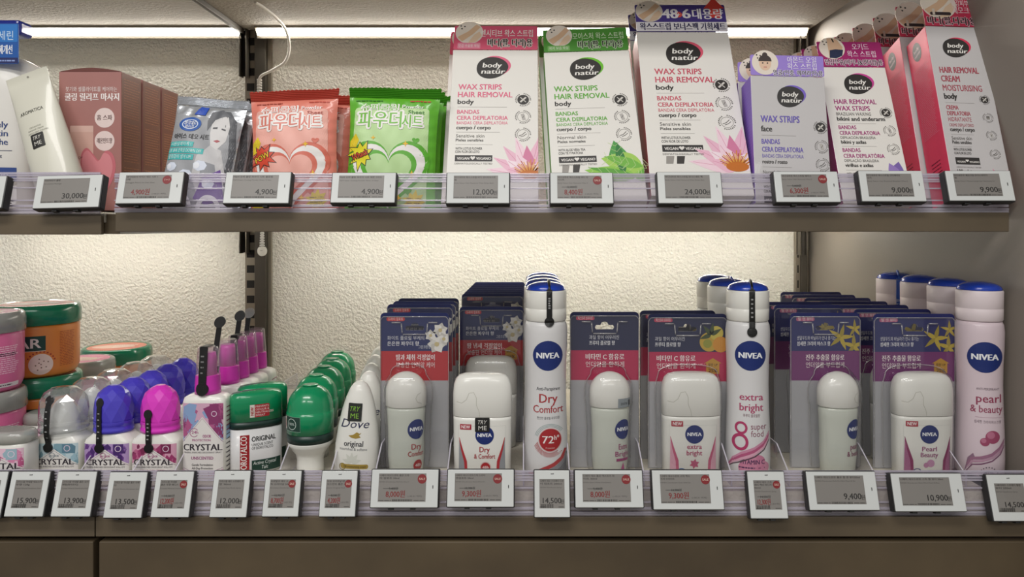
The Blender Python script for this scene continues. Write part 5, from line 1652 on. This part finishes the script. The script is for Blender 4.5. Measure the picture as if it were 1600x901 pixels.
g = 'red and navy stick packs'
b0 = thing('deodorant_stick', 'loose white deodorant stick with a black try-me sticker in front of red packs', 'deodorant', (X(754, 15), 15, LOW + .4))
so, cb = stick_parts(b0, 'dry', True)
cb.build('cap', b0)
b = MB(); mp = front_of(STICK)
mp2 = lambda u, v, o: Vector((u, -14.7 - o, v))
b.pad(rrect(-7.5, 8.5, 51, 66, .8), '1c1b1b', mp2, .4, -.6, 0)
b.text('TRY', .8, 59.5, 4.2, 'dcdad4', mp2, 'c', w=10, shear=.3, off=.55); b.text('ME', .8, 53, 4.6, 'dcdad4', mp2, 'c', w=9, off=.55)
b.build('tester_sticker', b0)
t = pack('red and navy stick pack right behind the loose tester stick', X(768, 135), 135, 'dry', 'stick', 82, 173, g)
t2 = pack('red and navy stick pack second in its row', X(768, 135), 135 + SS, 'dry', 'stick', 82, 187, g)
pack_row(t2, ['red and navy stick pack third in its row', 'red and navy stick pack fourth in its row', 'red and navy stick pack fifth in its row', 'red and navy stick pack sixth in its row', 'red and navy stick pack seventh in its row', 'red and navy stick pack at the back of its row'], SS, [.5, 1, 1.5, 2, 2.5, 3])

pack('single magenta and navy blister pack holding a white roll-on', X(944.5, 36), 36, 'extra', 'roll', 79, 178, 'magenta and navy packs', 4)
t = pack('magenta and navy pack holding a stick with pink lettering, front of its row', X(1074, 34), 34, 'extra', 'stick', 90, 176, 'magenta and navy packs')
pack_row(t, ['magenta and navy stick pack behind the front one, edge showing'], SS, [-4])
g = 'plum and navy roll-on packs'
t = pack('plum and navy blister pack holding a pearly roll-on, front of its row', X(1289, 36), 36, 'pearl', 'roll', 80, 177, g, 7)
t2 = pack('plum and navy pack second in the roll-on row, bright blue edge showing', X(1263, 36 + RS + 20), 36 + RS + 20, 'pearl', 'roll', 84, 180, g)
pack_row(t2, ['plum and navy pack at the back of the roll-on row'], RS, [2])
g = 'plum and navy stick packs'
t = pack('plum and navy pack holding a pearly stick, front of its row', X(1428, 34), 34, 'pearl', 'stick', 93, 176, g)
pack_row(t, ['plum and navy stick pack second in its row', 'plum and navy stick pack third in its row', 'plum and navy stick pack fourth in its row', 'plum and navy stick pack fifth in its row', 'plum and navy stick pack sixth in its row', 'plum and navy stick pack at the back of its row'], 46, [-1, -3, -6, -6, -6, -6])

# ---- white tapered bottles
DV = [(z_, a_ * 1.06, c_, n_) for z_, a_, c_, n_ in [(0, 20.5, 14, 2.4), (2, 22, 15.6, 2.4), (14, 23, 16.4, 2.4), (34, 22.6, 16, 2.3), (54, 20.6, 15, 2.2), (72, 17.4, 13.6, 2.1), (86, 13.8, 11.8, 2), (95, 10.4, 9.6, 2), (100, 7.4, 7.2, 2), (103, 3.6, 3.6, 2), (103.8, 1.2, 1.2, 2)]]
t = thing('tapered_bottle', 'white tapered bottle with a try-me sticker and gold bird, front of its row', 'bottle', (X(556, 18), 18, LOW + .4), (0, R(3), 0), 'white tapered bottles')
b = MB(); b.loft(smooth_prof(DV, 3), 'plastic_white', 48)
mp = front_of(DV)
b.text('Dove', -1, 54.5, 9, '2c3050', mp, 'c', w=31, shear=.25, L=2.5)
b.poly([(-7, 46), (-2, 47), (2, 50), (5, 48.5), (7, 49.5), (4.5, 46.5), (6.5, 44.5), (1, 43), (-4, 44)], 'a58a3c', mp, .3, 2)
b.text('original', -1, 34.5, 6, '34343a', mp, 'c', w=21, L=2.5, bold=.015); b.text('nourishes & softens', -1, 30, 3, '77777a', mp, 'c', w=30, L=3)
for a in (15, 55, 90, 125, 165):
    b.poly(petal(-2, 17, 11, 5, R(a)), 'd5d6cc', mp, .2, 3)
b.rect(-14, 16, 10, 15, 'a98f45', mp, .3, L=3, r=2); b.text('1/4 moisturising cream', 2, 11.4, 2.4, '4a3f20', mp, 'c', w=24, off=.5, L=3)
b.ring(-12, 12, 3, 3.8, '8c7a3c', mp, .35); b.lines(-16, 16, 4, 8, 2, '6a6a6a', mp, .3, .7, 5)
b.build('bottle_body', t)
b = MB(); b.pad(rrect(-9, 6, 62, 81, .6), '1c1f1a', lambda u, v, o: Vector((u, -14.9 + (v - 62) * .14 - o, v)), .4, -.8, 0)
ms = lambda u, v, o: Vector((u, -14.9 + (v - 62) * .14 - o, v))
b.text('TRY', -1.5, 72.5, 5.2, '7fb53a', ms, 'c', w=11, shear=.3, off=.6); b.text('ME', -1.5, 65, 5.2, '7fb53a', ms, 'c', w=9, off=.6)
b.build('tester_sticker', t)
mb_ = MB(); mb_.loft(smooth_prof(DV, 3), 'plastic_white', 48)
mpd = front_of(DV); mb_.text('Dove', -1, 54.5, 9, '2c3050', mpd, 'c', w=31, shear=.25, L=2.5)
bx = t.location / S
p = None
for i in range(5):
    lb = 'white tapered bottle %s in its row' % ORD[i + 1] if i < 4 else 'white tapered bottle at the back of its row'
    loc = (bx.x + (4, -4, -11, -18, -24)[i], (70, 121, 180, 245, 315)[i], LOW + .4)
    if p is None:
        p = thing('tapered_bottle', lb, 'bottle', loc, (0, 0, 0), 'white tapered bottles'); mb_.build('bottle_body', p)
    else:
        dup(p, lb, loc)

# ---- green domed roll-ons standing on their narrow ends
GB = [(0, 15, 15, 2), (14, 14.6, 14.6, 2), (20, 16, 16, 2), (26, 20.5, 20.5, 2), (31, 24, 24, 2), (35, 25, 25, 2)]
GD = [(35.3, 25.2, 25.2, 2), (45, 25.6, 25.6, 2)]
GC = [(45.3, 25.6, 25.6, 2), (62, 26, 26, 2), (68, 25.9, 25.9, 2), (68.6, 25.2, 25.2, 2)] + [(z, r, r, 2) for z, r, _, _ in dome(69, 97, 25, 25, 2, 14, 2.3, .06)]
xg = X(485, 27)
t = thing('domed_roll_on', 'green domed roll-on with a small new label, front of its row', 'deodorant', (xg, 27, LOW + .4), group='green domed roll-ons')
b = MB(); b.loft(smooth_prof(GB, 3), 'plastic_white', 48); b.build('roll_on_bottle', t)
b = MB(); b.loft(GC, 'green_cap', 48)
b.loft([(96.6, 9, 9, 2), (97.3, 8.4, 8.4, 2), (97.5, 6, 6, 2)], 'green_cap', 32)
mp = wrap_of(GC, -.72)
b.rect(-11, 15, 50, 66, '1d3f34', mp, .3, L=2, r=1.5); b.stroke([(-11, 50), (15, 50), (15, 66), (-11, 66), (-11, 50)], .4, '8fb5a4', mp, .4, 2)
b.rect(-11, -6.5, 51, 65, 'd8d2ca', mp, .45, L=2); b.text('NEW', -7.6, 58, 2.8, 'b02a34', mp, 'c', w=9, bold=.03, rot=pi / 2, off=.6)
b.ring(4, 58, 5.6, 6.2, 'cfe0d8', mp, .5); b.text('100%', 4, 56.8, 2.8, 'cfe0d8', mp, 'c', w=8, off=.6)
b.build('cap', t)
b = MB(); b.loft(GD, 'green_deep', 48); b.build('neck_band', t)
for i in range(4):
    dup(t, 'green domed roll-on %s in its row' % ORD[i + 1] if i < 3 else 'green domed roll-on at the back of its row', (xg - (9, 14, 18, 25)[i], 27 + 54 * (i + 1), LOW + .4))

# ---- flat green-capped sticks
BB = [(0, 27, 13.6, 2.6), (2, 28, 14.6, 2.6), (50, 28, 14.6, 2.6)]
BC = [(58.3, 28.6, 15.1, 2.6), (82, 28.2, 14.8, 2.6), (86, 27.4, 14.2, 2.6), (88.5, 25, 12.6, 2.6), (90, 16, 7, 2.5), (90.5, 6, 2.5, 2.4)]
t = thing('flat_stick', 'white and green flat deodorant stick turned sideways with a red side label', 'deodorant', (X(400, 30), 30, LOW + .4), (0, 0, R(30)), 'flat green-capped sticks')
b = MB(); b.loft(BB, 'can_white', 48)
mp = front_of(BB)
b.rect(-19, -9.5, 2, 44, 'a01c24', mp, .3, L=2); b.text('BOROTALCO', -12.1, 2.6, 6.4, 'f0e5e0', mp, 'l', w=40, bold=.02, rot=pi / 2, off=.5, L=3)
b.text('ORIGINAL', -7, 36, 5.6, '2c2f2d', mp, 'l', w=26, bold=.02, L=3); b.text('UNIQUE SCENT', -7, 31, 3, '3c3f3d', mp, 'l', w=23, L=3); b.text('OF BOROTALCO', -7, 27, 3, '3c3f3d', mp, 'l', w=23, L=3)
b.rect(-7, 25, 2, 15, '173b30', mp, .3, L=2); b.text('Active Crystal', 7, 10, 3.8, 'dfe6e2', mp, 'c', w=25, shear=.15, off=.5, L=3); b.text('Talc', 7, 4.6, 3.8, 'dfe6e2', mp, 'c', w=7, shear=.15, off=.5)
b.build('stick_body', t)
b = MB(); b.loft([(50.3, 28.4, 15, 2.6), (58, 28.6, 15.1, 2.6)], 'green_deep', 48); b.build('neck_band', t)
b = MB(); b.loft(BC, 'green_cap', 48)
mp = front_of(BC)
b.rect(-9, 12, 63, 77, 'a8202a', mp, .3, L=2, r=1.5); b.rect(-9, -4, 63, 77, 'd8d4cb', mp, .4, L=2); b.text('NEW', -5, 65.5, 3.2, 'a8202a', mp, 'l', w=9, bold=.03, rot=pi / 2, off=.55)
for i, tx in enumerate(('PREVENTS', 'ODOUR &', 'NEUTRALIZES', 'SWEAT')):
    b.text(tx, -3, 73.6 - 3.2 * i, 2.2, 'f0dcd8', mp, 'l', off=.55)
b.build('cap', t)
dup(t, 'second flat green-capped stick, mostly hidden behind the sideways one', (X(411, 62) - 2, 66, LOW + .4))

# ---- pink pump sprays
SB = [(0, 23, 13, 5), (2, 24.3, 14, 5), (82, 24.3, 14, 5), (87, 23, 13, 4.5), (89.5, 19, 11, 4), (90.5, 14.5, 10.5, 2)]
SN = [(90.8, 13.9, 13.2, 2), (96, 13.8, 13.1, 2), (110.5, 13, 12.4, 2)]
def crystal_face(b, w_, h_, mp, kind, big):
    """printed film: shards above, white diamond with the name"""
    cols = {'clear': ('7fa3b0', '9fc0cc', '5f8496', 'c2d6dc'), 'purple': ('6a3f88', '8e62ac', '4c2d70', 'b496c8'), 'pink': ('a03a6c', 'c26a90', '7a2850', 'd9a0b8'),
            'spray': ('b05a88', '8aa4cc', '8c3a6c', 'd4a8c0'), 'stick': ('c05a88', 'd98aae', '9cb8c4', 'e6c2d2')}[kind]
    rd = random.Random(len(kind) * 3 + int(h_))
    b.rect(-w_ / 2, w_ / 2, 1.2, h_, cols[3], mp, .15, L=3)
    for i in range(26):
        u = -w_ / 2 + rd.random() * w_; v = h_ * (.45 + .5 * rd.random()); r = h_ * (.07 + .08 * rd.random())
        p = [(u + r * (.6 + .6 * rd.random()) * cos(a), v + r * (.8 + .8 * rd.random()) * sin(a)) for a in (0.3, 1.6, 2.9, 4.0, 5.2)]
        b.poly([(max(-w_ / 2, min(w_ / 2, x)), max(1.2, min(h_, y))) for x, y in p], cols[i % 3], mp, .18 + .002 * i, 3)
    ap = h_ * .84 if not big else h_ * .82
    sh = h_ * .40 if not big else h_ * .50
    low = [(-w_ / 2, sh), (0, ap), (w_ / 2, sh), (w_ / 2, h_ * .12), (0, 1.2), (-w_ / 2, h_ * .12)] if big else [(-w_ / 2, sh), (0, ap), (w_ / 2, sh), (w_ / 2, 1.2), (-w_ / 2, 1.2)]
    b.poly(low, 'e4e0dc', mp, .26, 3)
    b.stroke([(-w_ / 2, sh - 1.6), (0, ap - 1.8), (w_ / 2, sh - 1.6)], .45, 'a37f98' if kind != 'clear' else '7a8890', mp, .32, 3)
    if big:
        b.stroke([(-w_ / 2, h_ * .14), (0, 3.2), (w_ / 2, h_ * .14)], .45, 'a37f98', mp, .32, 3)
    b.rect(w_ * .18, w_ * .40, h_ * .72, h_ * .99, cols[2], mp, .3, L=3); b.ring(w_ * .29, h_ * .86, w_ * .055, w_ * .07, 'e2cfe0', mp, .36)

def spray_bottle(label, x, y, strap, group='pink-topped spray bottles', front=True):
    t = thing('pump_spray_bottle', label, 'spray bottle', (x, y, LOW + .4), group=group)
    b = MB(); b.loft(SB, 'plastic_white', 48)
    mp = front_of(SB)
    if front:
        crystal_face(b, 44, 82, mp, 'spray', True)
        b.ring(-9, 50, 4.2, 4.9, 'a85a88', mp, .4, 24, 1, .6, 5.6); b.text('24h', -8, 48.8, 3.2, 'a85a88', mp, 'c', w=7, bold=.03, off=.42)
        b.text('ODOR', 5, 44.5, 3.2, 'a85a88', mp, 'c', w=9, bold=.03, off=.42); b.text('PROTECTION', -1, 40.5, 2.4, 'a85a88', mp, 'c', w=20, bold=.03, off=.42)
        b.text('CRYSTAL', 0, 30.5, 7, '38323a', mp, 'c', w=42, bold=.035, off=.42, L=3)
        b.text('MINERAL-ENRICHED DEODORANT SPRAY', 0, 27.4, 1.7, '38323a', mp, 'c', w=41, off=.42, L=3)
        b.text('UNSCENTED', 0, 20.5, 3.4, '9c4a80', mp, 'c', w=24, bold=.03, off=.42)
        b.text('Gentle Formulation', 0, 13.6, 2.4, '2c282e', mp, 'c', w=23, bold=.02, off=.42); b.text('All-Day Protection', 0, 9.8, 2.4, '2c282e', mp, 'c', w=23, bold=.02, off=.42)
    rs = lambda u, v, o: Vector((24.3 + o, u, v))
    for k in range(15):
        b.rect(-9, 9 - (k % 4) * 2.5, 76 - k * 5, 77.2 - k * 5, '3c363e' if k > 5 else 'a04a6a', rs, .12)
    b.rect(-9, 3, 42, 56, '9cc0dc', rs, .1)
    b.build('bottle_body', t)
    b = MB(); b.loft(SN, 'pink_nozzle', 36, top=False)
    b.loft([(110.5, 13, 12.4, 2), (111.2, 11.6, 11, 2)], 'pink_nozzle', 36)
    b.loft([(111.2, 9.6, 9.2, 2), (132, 8.8, 8.4, 2), (136, 8, 7.6, 2)], 'pink_nozzle', 28)
    b.build('pump_head', t)
    b = MB(); b.loft([(111.4, 12.9, 12.3, 2), (140, 10.8, 10.3, 2), (142, 9.8, 9.4, 2)], 'over_clear', 36, bottom=False); b.build('overcap', t)
    if strap:
        b = MB()
        pr = [(90, 13.9, 13.3, 2), (112, 13.2, 12.6, 2), (140, 11.2, 10.7, 2), (175, 9, 9, 2)]
        ms = front_of(pr)
        if strap == 'down':
            b.pad([(-5, 98), (3.4, 98), (4.2, 142.6), (-4.2, 142.6)], 'strap_black', ms, 1.4, -.5, 3); b.pad(ell(-1, 97, 7, 7, 20), 'strap_black', ms, 1.7, -.5, 3)
            b.box(-4, 4, -11, 6, 142.3, 143.6, 'strap_black', .4)
            b.lines(-2.4, 1.4, 112, 136, 4, '777777', ms, 1.7, 1.6, 3)
        else:
            mt = {'up': 'strap_black', 'clear': 'strap_clear'}[strap]
            mv = lambda u, v, o: Vector((u - 9 + (v - 140) * .12, -10.5 - o + max(0, v - 142) * .2, v))
            b.pad([(-3, 100), (3, 100), (3, 162), (-3, 162)], 'strap_black', mv, 1.0, -.4, 0); b.pad(ell(0, 163, 6.6, 6.6, 20), mt, mv, 1.1, -.5, 0)
            b.box(-11, -5, -11.4, -9.4, 100, 112, 'strap_black', .4)
        b.build('security_strap', t)
    return t
x9 = X(325, 15)
spray_bottle('white spray bottle with pink nozzle and black strap, front of its row', x9, 15, 'down')
for i, (sp, lb) in enumerate((('up', 'pink-nozzled spray bottle second in its row with an upright black strap end'), ('down', 'pink-nozzled spray bottle third in its row'), ('up', 'pink-nozzled spray bottle fourth in its row with a raised strap'), ('clear', 'pink-nozzled spray bottle at the back of its row with a clear strap end'))):
    spray_bottle(lb, x9 + .5, (67, 97, 127, 158)[i], sp, front=False)

# ---- faceted-cap roll-ons
CB = [(0, 25, 16, 5), (1.6, 26.4, 17.2, 5), (38, 26.4, 17.2, 5), (41, 25.6, 16.8, 4), (46.5, 20, 16, 2.6), (48, 19.4, 15.8, 2.4)]
def facet_cap(b, mat, r=21.0, zt=99, smooth=False):
    seg = 10
    b.loft([(48.3, r, r * .86, 2), (52, r * 1.0, r * .86, 2), (52.6, r * .975, r * .84, 2), (56, r * .975, r * .84, 2), (56.6, r, r * .86, 2), (60.5, r * .985, r * .85, 2)], mat, 40, top=False)
    rings = [(60.5, .985), (73, .99), (83, .93), (90.5, .77), (95.3, .52), (zt - .4, .24)]
    k = len(b.v)
    pts = []
    for j, (z, q) in enumerate(rings):
        for i in range(seg):
            a = 2 * pi * (i + (.5 if j % 2 else 0)) / seg
            pts.append((r * q * cos(a), r * q * .86 * sin(a), z))
    fs = []
    for j in range(len(rings) - 1):
        for i in range(seg):
            a, b_ = j * seg + i, j * seg + (i + 1) % seg
            if j % 2 == 0:
                c, d = (j + 1) * seg + i, (j + 1) * seg + (i - 1) % seg
                fs += [(a, b_, c), (a, c, d)]
            else:
                c, d = (j + 1) * seg + i, (j + 1) * seg + (i + 1) % seg
                fs += [(a, b_, d), (a, d, c)]
    fs.append(tuple((len(rings) - 1) * seg + i for i in range(seg)))
    b.add(pts, fs, mat, False)

def facet_rollon(label, x, y, kind, capm, group, strap=None, front=True, r=21.0, zt=99, scent=''):
    t = thing('faceted_roll_on', label, 'deodorant', (x, y, LOW + .4), group=group)
    b = MB(); b.loft(CB, 'plastic_white', 48)
    if kind == 'clear':
        b.loft(dome(48, 84, 17, 14.5, 2, 8), 'plastic_white', 32)
    if front:
        mp = front_of(CB)
        crystal_face(b, 49, 37.5, mp, kind, False)
        b.ring(-2, 24.5, 2.6, 3.2, 'a85a88' if kind != 'clear' else '7a8890', mp, .4, 20); b.text('24h ODOR', 0, 23, 2.2, 'a85a88' if kind != 'clear' else '7a8890', mp, 'c', w=11, bold=.03, off=.42)
        b.text('CRYSTAL', 0, 14.4, 6.4, '38323a', mp, 'c', w=42, bold=.035, off=.42, L=3)
        b.text('MINERAL-ENRICHED DEODORANT ROLL-ON', 0, 11.4, 1.8, '38323a', mp, 'c', w=42, off=.42, L=3)
        if scent:
            b.text(scent, 0, 6.4, 3, '5a2f70' if kind == 'purple' else '9c3a5a', mp, 'c', w=min(34, 3 * len(scent)), bold=.03, off=.42)
    b.build('roll_on_bottle', t)
    b = MB(); facet_cap(b, capm, r, zt); b.build('cap', t)
    if strap:
        b = MB()
        pr = [(0, 26.4, 17.4, 5), (38, 26.4, 17.4, 5), (42, 24, 17.8, 3), (48, r, r * .86, 2), (66, r, r * .86, 2), (76, r * .95, r * .82, 2), (86, r * .8, r * .69, 2), (94, r * .55, r * .48, 2)]
        ms = front_of(pr)
        (a0, a1, c0, c1) = strap
        n = 8
        pts = [(a0 + (c0 - a0) * i / n, a1 + (c1 - a1) * i / n) for i in range(n + 1)]
        dx = 3.0
        b.pad([(u - dx, v) for u, v in pts] + [(u + dx, v) for u, v in reversed(pts)], 'strap_black', ms, 1.3, -.8, 3)
        for u, v in (pts[0], pts[-1]):
            b.pad(ell(u, v, 5, 5, 20), 'strap_black', ms, 1.6, -.8, 3)
        b.lines((a0 + c0) / 2 - 1.3, (a0 + c0) / 2 + 1.3, min(a1, c1) + 8, max(a1, c1) - 8, 5, 'a0a0a0', ms, 1.55, 1.2, 5)
        b.build('security_strap', t)
    return t
facet_rollon('white roll-on with a bright pink faceted cap and black strap', X(251, 18), 18, 'pink', 'pink_cap', 'faceted-cap roll-ons', (-5, 70, -4, 33), scent='UNSCENTED')
xp = X(178, 18)
g = 'purple faceted-cap roll-ons'
facet_rollon('white roll-on with a purple faceted cap and black strap, front of its row', xp, 18, 'purple', 'purple_cap', g, (-7, 82, -6, 33), scent='LAVENDER & WHITE TEA')
t2 = facet_rollon('purple-capped roll-on second in its row', xp, 18 + 41, 'purple', 'purple_cap', g, None, False)
for i in range(3):
    dup(t2, 'purple-capped roll-on %s in its row' % ORD[i + 2] if i < 2 else 'purple-capped roll-on at the back of its row', (xp, 18 + 41 * (i + 2), LOW + .4))
xp = X(100, 20)
g = 'clear faceted-cap roll-ons'
facet_rollon('roll-on with a large clear faceted cap and black strap, front of its row', xp, 20, 'clear', 'cap_clear', g, (-4, 85, -6, 33), r=26, zt=97, scent='')
t2 = facet_rollon('clear-capped roll-on second in its row', xp + 1, 20 + 50, 'clear', 'cap_clear', g, None, False, r=25, zt=97)
for i in range(3):
    dup(t2, 'clear-capped roll-on %s in its row' % ORD[i + 2] if i < 2 else 'clear-capped roll-on at the back of its row', (xp + 1.5 + 1.0 * i, 20 + 49 * (i + 2), LOW + .4))

# ---- clear-lidded sticks at the frame edge
KB = [(0, 25, 15, 4), (2, 27, 16.4, 4), (44, 27, 16.4, 4), (47, 25, 15, 4)]
def lidded(label, x, y, k=1.0):
    t = thing('clear_lidded_stick', label, 'deodorant', (x, y, LOW + .4), group='clear-lidded sticks')
    b = MB(); b.loft(KB, 'plastic_white', 48)
    t.scale = (k, 1, 1)
    mp = front_of(KB)
    crystal_face(b, 50, 42, mp, 'stick', True)
    b.ring(1, 31, 2.6, 3.2, 'a85a88', mp, .4, 20); b.text('24h', 1, 30, 2.4, 'a85a88', mp, 'c', w=6, bold=.03, off=.42)
    b.text('CRYSTAL', 0, 20.5, 6.4, '38323a', mp, 'c', w=45, bold=.035, off=.42, L=3); b.text('MINERAL-ENRICHED DEODORANT STICK', 0, 17.4, 1.8, '38323a', mp, 'c', w=42, off=.42, L=3)
    b.text('UNSCENTED', 0, 11.8, 3.2, '9c3a7a', mp, 'c', w=26, bold=.03, off=.42)
    b.build('stick_body', t)
    b = MB(); b.loft([(46, 27.6, 17, 3), (54, 27.4, 16.8, 2.8), (57, 26, 15.6, 2.6), (58.4, 22, 12.6, 2.4)], 'lid_clear', 48); b.build('lid', t)
    return t
lidded('white stick with a flat clear lid and pink shard print at the left frame edge', X(13, -14), -14)
lidded('second flat clear-lidded stick behind the one at the left frame edge', -561, 60, .78)

# ---- tubs
def tub(name, label, x, y, z, r, h_, bodym, lidm, lidh, paint=None, group=None, yaw=0.0, topdisc='d98a78'):
    t = thing(name, label, 'tub', (x, y, z), (0, 0, R(yaw)), group)
    body = [(0, r * .84, r * .84, 2), (3, r * .9, r * .9, 2), (10, r * .955, r * .955, 2), (h_ - lidh - 3, r * .965, r * .965, 2), (h_ - lidh, r * .95, r * .95, 2)]
    b = MB(); b.loft(body, bodym, 64)
    if paint:
        paint(b, wrap_of(body), r)
    b.build('tub_body', t)
    b = MB(); b.loft([(h_ - lidh + .2, r * .97, r * .97, 2), (h_ - lidh + 1, r, r, 2), (h_ - 8, r, r, 2), (h_ - 3, r * .98, r * .98, 2), (h_ - .6, r * .93, r * .93, 2), (h_ - .2, r * .88, r * .88, 2), (h_ - 1.2, r * .84, r * .84, 2)], lidm, 64)
    up_ = lambda u, v, o: Vector((u, v, h_ - 1.2 + o))
    b.disc(0, 0, r * .83, topdisc, up_, .2, seg=48)
    b.disc(-r * .1, 0, r * .6, 'e6c4b4', up_, .35, rv=r * .35, seg=40)
    b.lines(-r * .1, r * .6, -r * .3, r * .3, 4, 'f2e6dc', up_, .5, 3, 4)
    b.build('lid', t)
    return t
def paint_orange(b, mp, r):
    b.rect(-r * .9, r * .30, 34, 52, '12433a', mp, .25, L=3); b.rect(-r * .9, r * .30, 33.3, 34, 'e8dfc8', mp, .3, L=3)
    b.text('SUGAR', r * .20, 37.5, 11.5, 'efece4', mp, 'r', w=62, bold=.03, off=.45, L=3)
    b.text('SCRUB', -r * .18, 24, 7, 'b0392a', mp, 'r', w=36, bold=.035, L=3); b.rect(-r * .9, -r * .14, 21.4, 22.2, 'e8c9a0', mp, .3, L=3)
    b.disc(r * .20, 17, 13, 'ecd9cf', mp, .3, L=3)
    for i in range(9):
        a = i * 2.4
        b.disc(r * .20 + 2.8 * math.sqrt(i) * cos(a), 17 + 2.8 * math.sqrt(i) * sin(a), .8, '7a5a4a', mp, .45)
    for i in range(10):
        a = R(150 - 130 * i / 9)
        b.rect(r * .20 + 15.5 * cos(a) - .9, r * .20 + 15.5 * cos(a) + .9, 17 + 15.5 * sin(a) - .9, 17 + 15.5 * sin(a) + .9, 'b0392a', mp, .3)
    b.lines(r * .62, r * 1.08, 12, 56, 22, 'b5542a', mp, .3, .8, 3)
def paint_pinkjar(b, mp, r):
    b.lines(r * .25, r * 1.2, 20, 52, 14, 'f0c4d6', mp, .3, 1.0, 3)
    b.lines(r * .25, r * 1.2, 40, 44, 2, '5a2a40', mp, .4, 1.0, 5)
    b.rect(-r, r * 1.2, 5, 10, 'e9e0e4', mp, .3, L=3); b.lines(r * .3, r, 6, 9, 1, '4a3a44', mp, .45, 1.2, 3)
    b.text('SUGAR', r * .2, 36, 11, 'f2e6ec', mp, 'r', w=56, bold=.03, off=.45, L=3)
rO = 49
xo, yo_ = X(57, 132), 133
g = 'stacked body scrub tubs'
tub('scrub_tub', 'orange scrub tub with a dark green lid, upper one of its stack', xo, yo_, LOW + 89.6, rO, 89, 'jar_orange', 'jar_green_lid', 25, paint_orange, g, 27)
tub('scrub_tub', 'orange scrub tub with dark green lid under the other orange tub', xo + 1, yo_ + 2, LOW + .4, rO, 89, 'jar_orange', 'jar_green_lid', 25, paint_orange, g, 29)
xq, yq = X(28, 38) - 43.5, 38
tub('scrub_tub', 'pink scrub tub with grey lid at the frame edge, upper of its stack', xq, yq, LOW + 89.6, 44, 89, 'jar_pink', 'lid_clear', 23, paint_pinkjar, g, 22, 'd98aa4')
tub('scrub_tub', 'pink scrub tub with a clear grey lid under the other pink tub', xq + 1, yq + 1, LOW + .4, 44, 89, 'jar_pink', 'lid_clear', 23, paint_pinkjar, g, 22, 'd98aa4')
tub('scrub_tub', 'single pink scrub tub with a clear grey lid behind the clear roll-ons', X(126, 236), 238, LOW + .4, 43, 88, 'jar_pink', 'lid_clear', 23, None, None, 0, 'd98aa4')
tub('scrub_tub', 'single green-lidded scrub tub against the wall behind the purple roll-ons', X(183, 346), 346, LOW + .4, 50, 88, 'jar_orange', 'jar_green_lid', 24, None, None, 20)

# ---- fins between the columns of goods
for px, nm in ((141, 'clear divider fin beside the clear-capped roll-ons'), (221, 'clear divider fin between the purple and pink capped roll-ons'), (285, 'clear divider fin beside the pink spray bottles'),
               (445, 'clear divider fin between the flat stick and the green roll-ons'), (524, 'clear divider fin between the green roll-ons and the tapered bottles'),
               (592, 'clear divider fin between the tapered bottles and the roll-on pack'), (702, 'clear divider fin beside the loose stick'), (818, 'clear divider fin on the near side of the red-lettered can'),
               (888, 'clear divider fin between the red-lettered can and the magenta pack'), (1001, 'clear divider fin between the two magenta packs'), (1134, 'clear divider fin beside the pink-lettered can'),
               (1222, 'clear divider fin between the pink-lettered can and the plum packs'), (1352, 'clear divider fin between the two plum packs'), (1490, 'clear divider fin beside the pale pink can')):
    divider(nm, X(px, 0), LOW)
